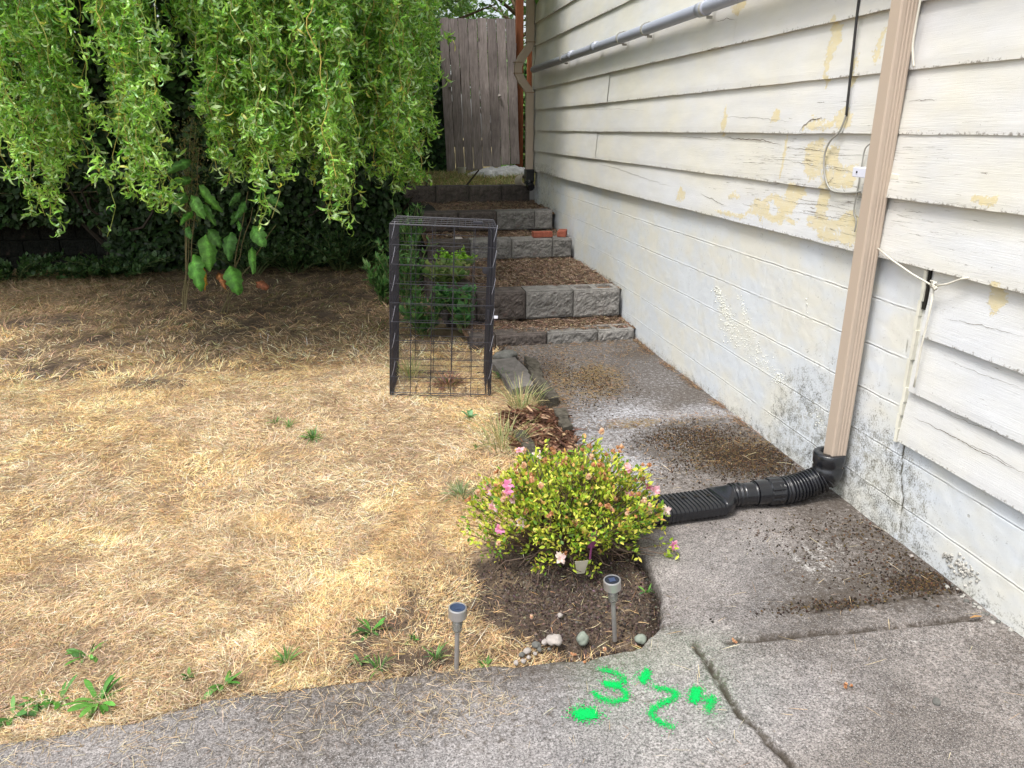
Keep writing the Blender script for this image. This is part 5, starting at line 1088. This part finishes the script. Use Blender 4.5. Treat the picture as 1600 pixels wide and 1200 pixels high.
# leafy plants behind the crate
def leafy(name, label, base, stems, leaves, H, spread, Lr, Wr, cols, cat='plant', wts=None, droop=-.5, seed=0, lean=(0, 0)):
    t = thing(name, label, cat, base)
    a = rs.uniform(0, 6.28, stems); r_ = rs.uniform(.2, 1, stems)*spread; end = np.stack([np.cos(a)*r_+lean[0], np.sin(a)*r_+lean[1], rs.uniform(.5, 1., stems)*H], -1); tt = np.linspace(0, 1, 8)[None, :, None]
    st_ = np.stack([np.cos(a)*r_*.15, np.sin(a)*r_*.15, a*0], -1); P = st_[:, None]*(1-tt)+end[:, None]*tt; P[..., 2] += .12*H*np.sin(math.pi*tt[..., 0]); P += rs.normal(0, .004, P.shape)
    V, F = tubes(P, np.linspace(.006, .003, 8)[None]*np.ones((stems, 1))*(H/.5)**.5, 4); link('stems', mesh_np('stems', V, F, m_twig, np.tile((.14, .18, .07), (len(V), 1))), t)
    k = leaves; si = rs.randint(0, stems, k); ti = rs.uniform(.15, 1, k); fi = ti*7; i0 = np.minimum(fi.astype(int), 6); fr = (fi-i0)[:, None]; B = P[si, i0]*(1-fr)+P[si, i0+1]*fr
    b = rs.uniform(0, 6.28, k); el = rs.uniform(-.3, .9, k); D = np.stack([np.cos(b)*np.cos(el), np.sin(b)*np.cos(el), np.sin(el)], -1); N = np.stack([-np.cos(b)*np.sin(el), -np.sin(b)*np.sin(el), np.cos(el)], -1)
    V, F = ribbons(B, D, N, rs.uniform(*Lr, k), rs.uniform(*Wr, k), rs.normal(droop*1.6, .5, k)*-1, rs.normal(0, .3, k), (.08, .2, .75, 1., .8, .4, .08)); link('leaves', mesh_np('leaves', V, F, m_weed, np.repeat(pal(k, cols, wts, .15), 14, 0)), t); return t
leafy('mallow_plant', 'dark green round leaved plant hanging over the lower steps behind the crate', (.70, 5.95, .05), 18, 300, .42, .24, (.05, .09), (.05, .08), [(.06, .17, .06), (.09, .23, .08), (.12, .28, .09)], lean=(-.1, -.05))
leafy('mallow_plant', 'yellow green leafy plant above the dark one behind the crate', (.62, 6.5, .25), 16, 240, .30, .30, (.06, .10), (.05, .08), [(.24, .32, .10), (.34, .38, .15), (.14, .24, .07)], lean=(.05, 0))
leafy('groundcover_clump', 'bright lime green clump against the third step', (.78, 7.35, .33), 26, 520, .16, .30, (.03, .05), (.02, .03), [(.25, .48, .04), (.32, .55, .06), (.16, .36, .04)])
for i, (x, y, h, lab) in enumerate([(.28, 6.9, .75, 'tall leafy green weed behind the left side of the crate'), (.38, 7.9, .9, 'tallest leafy weed at the dark terrace corner'), (.10, 7.4, .45, 'mid height weed left of the crate in the shade'), (.40, 6.1, .38, 'bushy green weed at the foot of the terrace')]):
    leafy('leafy_weed', lab, (x, y, -.02), 14, 420, h, .26, (.06, .11), (.02, .035), [(.07, .18, .05), (.12, .26, .07), (.17, .30, .10)])
for i, (u, v, h, lab) in enumerate([(470, 400, .4, 'dark shrubby weed behind the dock plants'), (560, 410, .5, 'dark weed clump left of the crate top'), (540, 385, .7, 'dark bush behind the weed clump left of the crate'), (60, 420, .35, 'low dark weeds at the far left of the lawn'), (180, 415, .25, 'low dark weeds left of the dock plants'), (420, 392, .55, 'dark weeds against the shaded wall right of the dock plants'), (250, 395, .35, 'dark weeds against the shaded wall left of the dock plants')]):
    b = G(u, v); leafy('shade_weed', lab, (b[0], min(b[1], 9.4), -.02), 34, 700, h*.8, .75, (.05, .09), (.03, .05), [(.03, .07, .022), (.05, .10, .03), (.065, .13, .04)])
# dock plants with big leaves
def dock(label, u, v, Yd, top, nst, leafspec, spikes):
    b = G(u, v); t = thing('dock_plant', label, 'weed', (b[0], Yd, -.02)); ox = b[0]
    P = []
    for k, (tu, tv) in enumerate(top):
        e = PY(tu, tv, Yd-.1); tt = np.linspace(0, 1, 10)[:, None]; s0 = np.array([random.uniform(-.05, .05), 0, 0]); P.append(s0*(1-tt)+np.array([e[0]-ox, e[1]-Yd, e[2]+.02])*tt+rs.normal(0, .006, (10, 3)))
    P = np.array(P); V, F = tubes(P, np.linspace(.007, .003, 10)[None]*np.ones((len(P), 1)), 5); link('stems', mesh_np('stems', V, F, m_twig, np.tile((.20, .17, .09), (len(V), 1))), t)
    for (lu, lv, eu, ev, wd, col) in leafspec:      # each big leaf: base and tip as seen, with depth
        a = np.array(PY(lu, lv, Yd-.15)); e = np.array(PY(eu, ev, Yd-.22-random.uniform(0, .1))); D = (e-a)[None]; L = np.linalg.norm(D)*1.06
        nseg = 12; ts = np.linspace(0, 1, nseg); wd = wd*(.52 if lv > 350 else .40); prof = np.array([.10, .62, .88, .97, 1., .95, .90, .80, .72, .55, .36, .04])*wd*(1+.10*np.sin(np.arange(12)*2.3+lu))
        ax = nrm(D)[0]; sd_ = np.cross(ax, np.array([0.05, -1, .1])); sd_ = sd_/np.linalg.norm(sd_); nn = np.cross(sd_, ax); V_ = []
        yaw_ = random.uniform(-.5, .5); sd_ = sd_*math.cos(yaw_)+nn*math.sin(yaw_); nn = np.cross(sd_, ax)
        for i_, s_ in enumerate(ts):
            c_ = a+ax*L*s_+nn*(.10*L*math.sin(s_*math.pi)); 
            for j, q in enumerate((-1, -.55, 0, .55, 1)): V_.append(c_+sd_*q*prof[i_]/2+nn*(-.22*wd*abs(q)+.10*wd*math.sin(s_*24+q*3)*abs(q)))
        V_ = np.array(V_)-np.array([ox, Yd, -.02]); Fq = gridfaces(nseg, 5); cc = np.tile(pal(1, [col], None, .1), (len(V_), 1)); cc[2::5] *= 1.9; cc *= (1+.22*np.sin(np.repeat(np.arange(nseg), 5)*2.1+np.tile([0, 1, 2, 1, 0], nseg)))[:, None]; V_ += rs.normal(0, .004, V_.shape)
        link('leaf', mesh_np('leaf', V_, Fq, m_weed, cc, smooth=True), t)
    if spikes:
        for k in range(len(P)):
            V, F, C = whorls(P[k, 5:], np.tile((0, 0, 1.), (5, 1)), 60, (.02, .04), (.006, .012), [(.15, .17, .06), (.22, .19, .07), (.11, .15, .05)], None, 1.6, .06); link('seed_spike', mesh_np('seed_spike', V, F, m_weed, C), t)  # seed spike of loose whorls round the upper stem
g1_ = (.11, .30, .045); g2_ = (.08, .21, .04); g3_ = (.15, .36, .07)
dock('tall dock plant with drooping crinkled leaves, left one', 318, 452, 7.4, [(305, 200), (298, 190), (312, 230), (290, 215)], 4, [(322, 366, 328, 420, .30, g3_), (302, 398, 313, 452, .30, g1_), (325, 358, 345, 385, .2, g2_), (298, 305, 318, 340, .28, g3_), (310, 290, 345, 330, .26, g1_), (290, 300, 270, 330, .24, g2_), (300, 330, 282, 350, .16, g1_), (290, 355, 298, 372, .14, g2_), (318, 320, 335, 350, .20, g2_), (298, 250, 260, 270, .22, g2_), (300, 280, 265, 288, .18, g2_), (318, 418, 320, 452, .10, (.50, .27, .05)), (340, 425, 352, 450, .12, (.30, .11, .04))], True)
dock('dock plant with leaning stems and drooping leaves, right one', 372, 455, 7.3, [(395, 325), (385, 300), (430, 350)], 3, [(358, 415, 372, 458, .30, g1_), (360, 362, 357, 405, .24, g2_), (395, 352, 410, 382, .28, g3_), (393, 385, 396, 425, .14, g1_), (370, 330, 362, 350, .16, g2_), (385, 315, 370, 340, .18, g2_), (375, 300, 360, 320, .14, g2_), (415, 305, 440, 322, .20, g2_), (372, 345, 375, 360, .10, g3_), (400, 440, 418, 450, .16, (.28, .10, .05))], False)

# ================================================================== WILLOW
wl = thing('willow_tree', 'curly leaved weeping willow hanging over the back of the lawn', 'tree', (-5.3, 9.2, 0))
OX = np.array([-5.3, 9.2, 0.])
def curve(P0, P1, n, sag, jit=.03):
    t = np.linspace(0, 1, n)[:, None]; P = np.array(P0)*(1-t)+np.array(P1)*t; P[:, 2] += sag*np.sin(math.pi*t[:, 0]); return P+rs.normal(0, jit, P.shape)
mb = MB()
tr_ = curve((0, 0, -.1), (.15, -.1, 3.6), 12, 0, .03); mb.tube([tuple(p) for p in tr_], lambda k, t: .22*(1-.35*t)+(.08 if k == 0 else 0), sides=12, up=Vector((0, 1, 0)))
mb.build('trunk', m_bark, wl, smooth=True)
mb = MB()
for k in range(12):
    a = -.5+(k-6)*.32+rs.uniform(-.15, .15); L = rs.uniform(2.2, 5.0); P = curve(tr_[-1]*np.array([1, 1, .9]), (math.cos(a)*L, math.sin(a)*L*.8-.4, 3.9+rs.uniform(-.3, .6)), 9, .7, .06); mb.tube([tuple(p) for p in P], lambda k_, t: .075*(1-.75*t), sides=7)
mb.build('limbs', m_bark, wl, smooth=True)
# hanging curtains: columns (u0,u1,vbottom0,vbottom1,Y0,Y1,n)
COLS = [(-140, -10, 210, 330, 5.3, 6.6, 22, 4), (-20, 30, 180, 260, 5.2, 6.2, 16, 3), (25, 95, 200, 330, 5.0, 6.2, 34, 5), (60, 82, 330, 372, 5.0, 5.5, 5, 1), (100, 145, 190, 290, 5.1, 6.0, 20, 3), (148, 152, 255, 262, 5.4, 5.6, 1, 1), (163, 168, 365, 378, 5.0, 5.1, 1, 1),
        (156, 178, -30, 30, 5.8, 6.4, 4, 2), (205, 262, 200, 300, 5.0, 6.0, 34, 4), (230, 262, 300, 334, 5.0, 5.5, 7, 1), (272, 318, 0, 130, 5.6, 6.2, 10, 3), (330, 385, 190, 290, 4.9, 5.9, 36, 5), (385, 440, 220, 330, 4.9, 5.9, 36, 5), (402, 420, 350, 378, 4.9, 5.2, 4, 1),
        (440, 500, 220, 320, 4.9, 6.2, 36, 5), (500, 560, 230, 330, 5.0, 6.2, 36, 5), (530, 556, 330, 358, 5.0, 5.4, 5, 1), (560, 620, 200, 300, 5.2, 6.6, 36, 5), (610, 662, 180, 280, 5.6, 7.0, 28, 4), (615, 655, 290, 335, 5.8, 6.6, 5, 1), (655, 690, 20, 130, 6.0, 7.2, 9, 2),
        (-150, 140, -60, 20, 5.2, 7.0, 28, 8), (205, 262, -60, 20, 5.2, 7.0, 14, 3), (335, 680, -60, 60, 5.2, 7.0, 44, 12), (-200, 640, -40, 70, 7.6, 8.8, 20, 10)]
strands = []
for (u0, u1, v0, v1, Y0, Y1, n, nc) in COLS:
    cs = [(rs.uniform(u0, u1), rs.uniform(v0, v1), rs.uniform(Y0, Y1)) for _ in range(nc)]
    for _ in range(n):
        c = cs[rs.randint(nc)]; u = np.clip(c[0]+rs.normal(0, 9), u0-6, u1+6); v = min(c[1]-abs(rs.normal(0, .30))*(v1-v0)*1.2+rs.normal(0, 6), v1); Yd = c[2]+rs.normal(0, .14)
        strands.append(np.array(PY(u, v, Yd)))
strands = np.array(strands); ns = len(strands); ms = 34
topz = np.maximum(rs.uniform(3.0, 3.9, ns), strands[:, 2]+.8)
t = np.linspace(0, 1, ms)[None, :]; P = np.zeros((ns, ms, 3)); ph = rs.uniform(0, 6.28, (ns, 6))
z = topz[:, None]*(1-t)+strands[:, 2:3]*t; drift = rs.normal(0, .10, (ns, 2))
for ax in (0, 1):
    P[..., ax] = strands[:, ax:ax+1]+drift[:, ax:ax+1]*(1-t)+.030*np.sin(z*9+ph[:, ax:ax+1])+.018*np.sin(z*23+ph[:, ax+2:ax+3])+.045*np.sin(z*3+ph[:, ax+4:ax+5])
P[..., 2] = z+.010*np.sin(z*31+ph[:, :1])
P -= OX
parts = []
v, f = tubes(P, np.linspace(.0034, .0015, ms)[None]*rs.uniform(.8, 1.3, (ns, 1)), 4); parts.append((v, f, np.repeat(pal(ns, [(.26, .30, .07), (.36, .32, .09), (.20, .26, .06)], None, .15), ms*4, 0), 1))
# curly side twigs
vis_len = topz-strands[:, 2]; nt_ = np.clip((vis_len*6.5).astype(int), 4, 22); sid = np.repeat(np.arange(ns), nt_); k = len(sid)
ti = rs.rand(k)**.8*(ms-2)+.5; i0 = ti.astype(int); fr = (ti-i0)[:, None]; B = P[sid, i0]*(1-fr)+P[sid, i0+1]*fr
m2 = 12; a = rs.uniform(0, 6.28, k); D = nrm(np.stack([np.cos(a), np.sin(a)*.8, rs.normal(-.35, .5, k)], -1)); ax = unit(k); L2 = rs.uniform(.07, .20, k)/m2; T = np.zeros((k, m2, 3)); Q = B.copy()
for j in range(m2):
    T[:, j] = Q; Q = Q+D*L2[:, None]; D = rot(D, ax, rs.normal(0, .45, k)); ax = nrm(ax+rs.normal(0, .45, (k, 3))); D = nrm(D+np.array([0, 0, -.16]))
v, f = tubes(T, np.full((k, m2), .0013), 3); parts.append((v, f, np.repeat(pal(k, [(.24, .26, .07), (.36, .30, .08), (.16, .22, .05)], None, .15), m2*3, 0), 1))
# leaves
def wleaves(B, L=(.055, .10)):
    k = len(B); a = rs.uniform(0, 6.28, k); D = nrm(np.stack([np.cos(a), np.sin(a), rs.normal(-.5, .7, k)], -1)); N = unit(k); N[:, 2] = np.abs(N[:, 2])
    V, F = ribbons(B, D, N, rs.uniform(*L, k), rs.uniform(.011, .018, k), rs.normal(0, 1, k)*1.2+rs.choice([-2.8, 2.8], k), rs.normal(0, 1.8, k), (.2, .75, 1., .95, .7, .4, .08))
    c = pal(k, [(.26, .47, .065), (.37, .61, .12), (.12, .27, .045), (.52, .70, .36), (.58, .56, .11)], [3, 3, 2.4, 1.7, .25], .18); return V, F, np.repeat(c, 14, 0)
per_t = 13; tb = rs.randint(0, m2, (k, per_t)); Bl = T[np.arange(k)[:, None], tb].reshape(-1, 3); v, f, c = wleaves(Bl); parts.append((v, f, c, 0)); nleaf = len(Bl)
sid2 = np.repeat(np.arange(ns), 34); tt = rs.rand(len(sid2))**.85*(ms-1.01); i0 = tt.astype(int); fr = (tt-i0)[:, None]; v, f, c = wleaves(P[sid2, i0]*(1-fr)+P[sid2, i0+1]*fr); parts.append((v, f, c, 0))
# unseen roof of the crown, oversized leaves placed to shade the ground
kk = 13000; a = rs.uniform(0, 6.28, kk); r_ = np.sqrt(rs.rand(kk))*4.1; B = np.stack([np.cos(a)*r_*1.15+2.5, np.sin(a)*r_*.66-.1, 3.4+1.5*np.sqrt(np.clip(1-(r_/4.1)**2, 0, 1))*rs.rand(kk)+rs.normal(0, .15, kk)], -1)
v, f = ribbons(B, nrm(np.stack([np.cos(a), np.sin(a), rs.normal(-.4, .5, kk)], -1)), unit(kk, 1.5), rs.uniform(.2, .35, kk), rs.uniform(.05, .10, kk), rs.normal(0, 1.5, kk), rs.normal(0, 1, kk), (.2, 1, .8, .1)); parts.append((v, f, np.repeat(pal(kk, [(.15, .30, .06), (.10, .22, .05)], None), 8, 0), 0))
V, F, C, Mx = joinm(parts); print('willow leaves', nleaf+len(sid2), 'verts', len(V))
link('crown', mesh_np('crown', V, F, [m_leaf, m_twig], C, fmat=Mx), wl)

# ================================================================== HEDGES AND TREES BEHIND
def leafmass(n, cen, rad, Ls, Ws, cols, wts=None, shell=.55):
    a = unit(n); r_ = shell+(1-shell)*rs.rand(n, 1); lump = (.75+.5*fbm(a[:, 0]*3+9, a[:, 1]*3+a[:, 2]*2+9, 170))[:, None]; B = np.array(cen)+a*r_*lump*np.array(rad)
    v, f = ribbons(B, nrm(a+rs.normal(0, .8, (n, 3))), nrm(a+rs.normal(0, .6, (n, 3))), rs.uniform(*Ls, n), rs.uniform(*Ws, n), rs.normal(-.4, .5, n), rs.normal(0, .4, n), (.3, 1., .85, .15)); return v, f, np.repeat(pal(n, cols, wts, .2), 8, 0)
def hedge(name, label, x0, x1, y, zb, zt, n, cols, seed, cat='hedge', dep=.8, Ls=(.05, .09), Ws=(.035, .06)):
    t = thing(name, label, cat, ((x0+x1)/2, y, zb))
    X_ = rs.uniform(x0, x1, n); Z_ = rs.uniform(0, zt-zb, n); f_ = rs.rand(n)**2*dep; front = -dep*.5+.35*(fbm(X_*1.6, (Z_+zb)*1.6, 180+seed)-.5); P = np.stack([X_-(x0+x1)/2, front+f_, Z_*(.92+.2*fbm(X_*2, X_*0, 181))], -1)
    D = np.stack([rs.normal(0, .6, n), -np.abs(rs.normal(.4, .4, n)), rs.normal(-.5, .5, n)], -1); N = np.stack([rs.normal(0, .4, n), -np.ones(n), rs.uniform(.2, 1.2, n)], -1)
    v, f = ribbons(P, nrm(D), nrm(N), rs.uniform(*Ls, n), rs.uniform(*Ws, n), rs.normal(.3, .5, n), rs.normal(0, .3, n), (.3, 1., .85, .15)); link('foliage', mesh_np('foliage', v, f, m_dark_leaf, np.repeat(pal(n, cols, None, .2), 8, 0)), t)
    # woody core: many crossing stems
    ks = int((x1-x0)*60); s0 = np.stack([rs.uniform(x0, x1, ks)-(x0+x1)/2, rs.uniform(-dep*.2, dep*.8, ks), np.zeros(ks)], -1); s1 = s0+np.stack([rs.normal(0, .4, ks), rs.normal(0, .2, ks), rs.uniform(.7, 1, ks)*(zt-zb)], -1); tt = np.linspace(0, 1, 7)[None, :, None]; Pp = s0[:, None]*(1-tt)+s1[:, None]*tt+rs.normal(0, .03, (ks, 7, 3)); v, f = tubes(Pp, np.linspace(.03, .01, 7)[None]*np.ones((ks, 1)), 4); link('branches', mesh_np('branches', v, f, m_twig, np.tile((.05, .04, .03), (len(v), 1))), t)
    return t
DK = [(.035, .075, .02), (.05, .11, .03), (.025, .055, .018)]
hedge('hedge', 'dense dark hedge on the bank behind the willow, left stretch', -8.5, -3.4, 11.0, .72, 4.6, 17000, DK, 1, dep=1.2, Ls=(.08, .15), Ws=(.05, .09))
hedge('hedge', 'dense dark hedge on the bank behind the willow, right stretch', -3.5, .5, 10.65, .72, 4.4, 16000, DK, 2, dep=1.2, Ls=(.08, .15), Ws=(.05, .09))
hedge('ivy_cover', 'dark ivy hanging over the shaded block wall behind the dock plants', -3.0, .45, 9.95, .0, 1.15, 9000, [(.03, .06, .018), (.045, .09, .025), (.02, .045, .014)], 7, 'ivy', .5, (.06, .11), (.04, .07))
hedge('ivy_cover', 'dark ivy trailing over the top of the block wall at the far left', -7.6, -2.9, 10.15, .55, 1.2, 6000, [(.025, .05, .016), (.035, .075, .02)], 8, 'ivy', .5, (.07, .12), (.04, .07))
hedge('ivy_thicket', 'dark glossy ivy thicket against the left edge of the wooden gate', .25, 1.22, 11.95, .9, 3.15, 5200, [(.05, .11, .035), (.07, .15, .05), (.035, .08, .03)], 3, 'ivy', .6, (.06, .10), (.05, .08))
hedge('leafy_shrub', 'leafy green shrub in the gap between gate post and house corner', 2.20, 2.75, 12.6, .9, 2.6, 2600, [(.10, .22, .05), (.18, .34, .09), (.06, .14, .04)], 4, 'shrub', .5, (.10, .2), (.025, .045))
def tree(label, x, y, H, R_, n, cols, tr=.12, zc=None, name='background_tree'):
    t = thing(name, label, 'tree', (x, y, .8)); mb = MB(); P = curve((0, 0, -.1), (rs.uniform(-.3, .3), 0, H*.75), 9, 0, .04); mb.tube([tuple(p) for p in P], lambda k, q: tr*(1-.7*q), sides=8, up=Vector((0, 1, 0)))
    for k in range(9):
        s_ = P[rs.randint(3, 8)]; e = s_+np.array([rs.uniform(-1, 1)*R_*.8, rs.uniform(-1, 1)*R_*.8, rs.uniform(.3, 1)*R_*.6]); mb.tube([tuple(p) for p in curve(s_, e, 6, .1, .04)], lambda k_, q: tr*.4*(1-.8*q), sides=5)
    mb.build('trunk', m_bark, t, smooth=True); ps = []
    for k in range(14):
        c = (rs.uniform(-1, 1)*R_*.75, rs.uniform(-1, 1)*R_*.6, H*rs.uniform(.35, 1.)); ps.append(leafmass(n//14, c, (R_*.45, R_*.45, R_*.35), (.08, .16), (.03, .06), cols, None, .2)+(0,))
    V, F, C, _ = joinm(ps); link('crown', mesh_np('crown', V, F, m_leaf, C), t)
LT = [(.20, .34, .09), (.28, .42, .13), (.14, .26, .07)]
tree('pale green feathery tree beyond the wooden gate', 1.6, 16.5, 4.4, 1.7, 6500, LT)
tree('green tree seen over the left top of the gate', .3, 19.0, 5.5, 2.0, 6500, [(.14, .26, .07), (.20, .34, .10), (.10, .18, .06)])
tree('darker tree in the gap by the house corner', 3.3, 17.5, 5.4, 1.8, 6500, [(.10, .19, .05), (.16, .28, .08), (.07, .13, .04)])
tree('large background tree behind the hedge on the left', -4.5, 17, 7.5, 3.2, 7000, [(.08, .17, .05), (.12, .22, .06)])
tree('tall dark tree rising behind the ivy thicket', -.9, 15, 6.8, 2.4, 8000, [(.07, .15, .04), (.11, .20, .06)])
print('scene built')
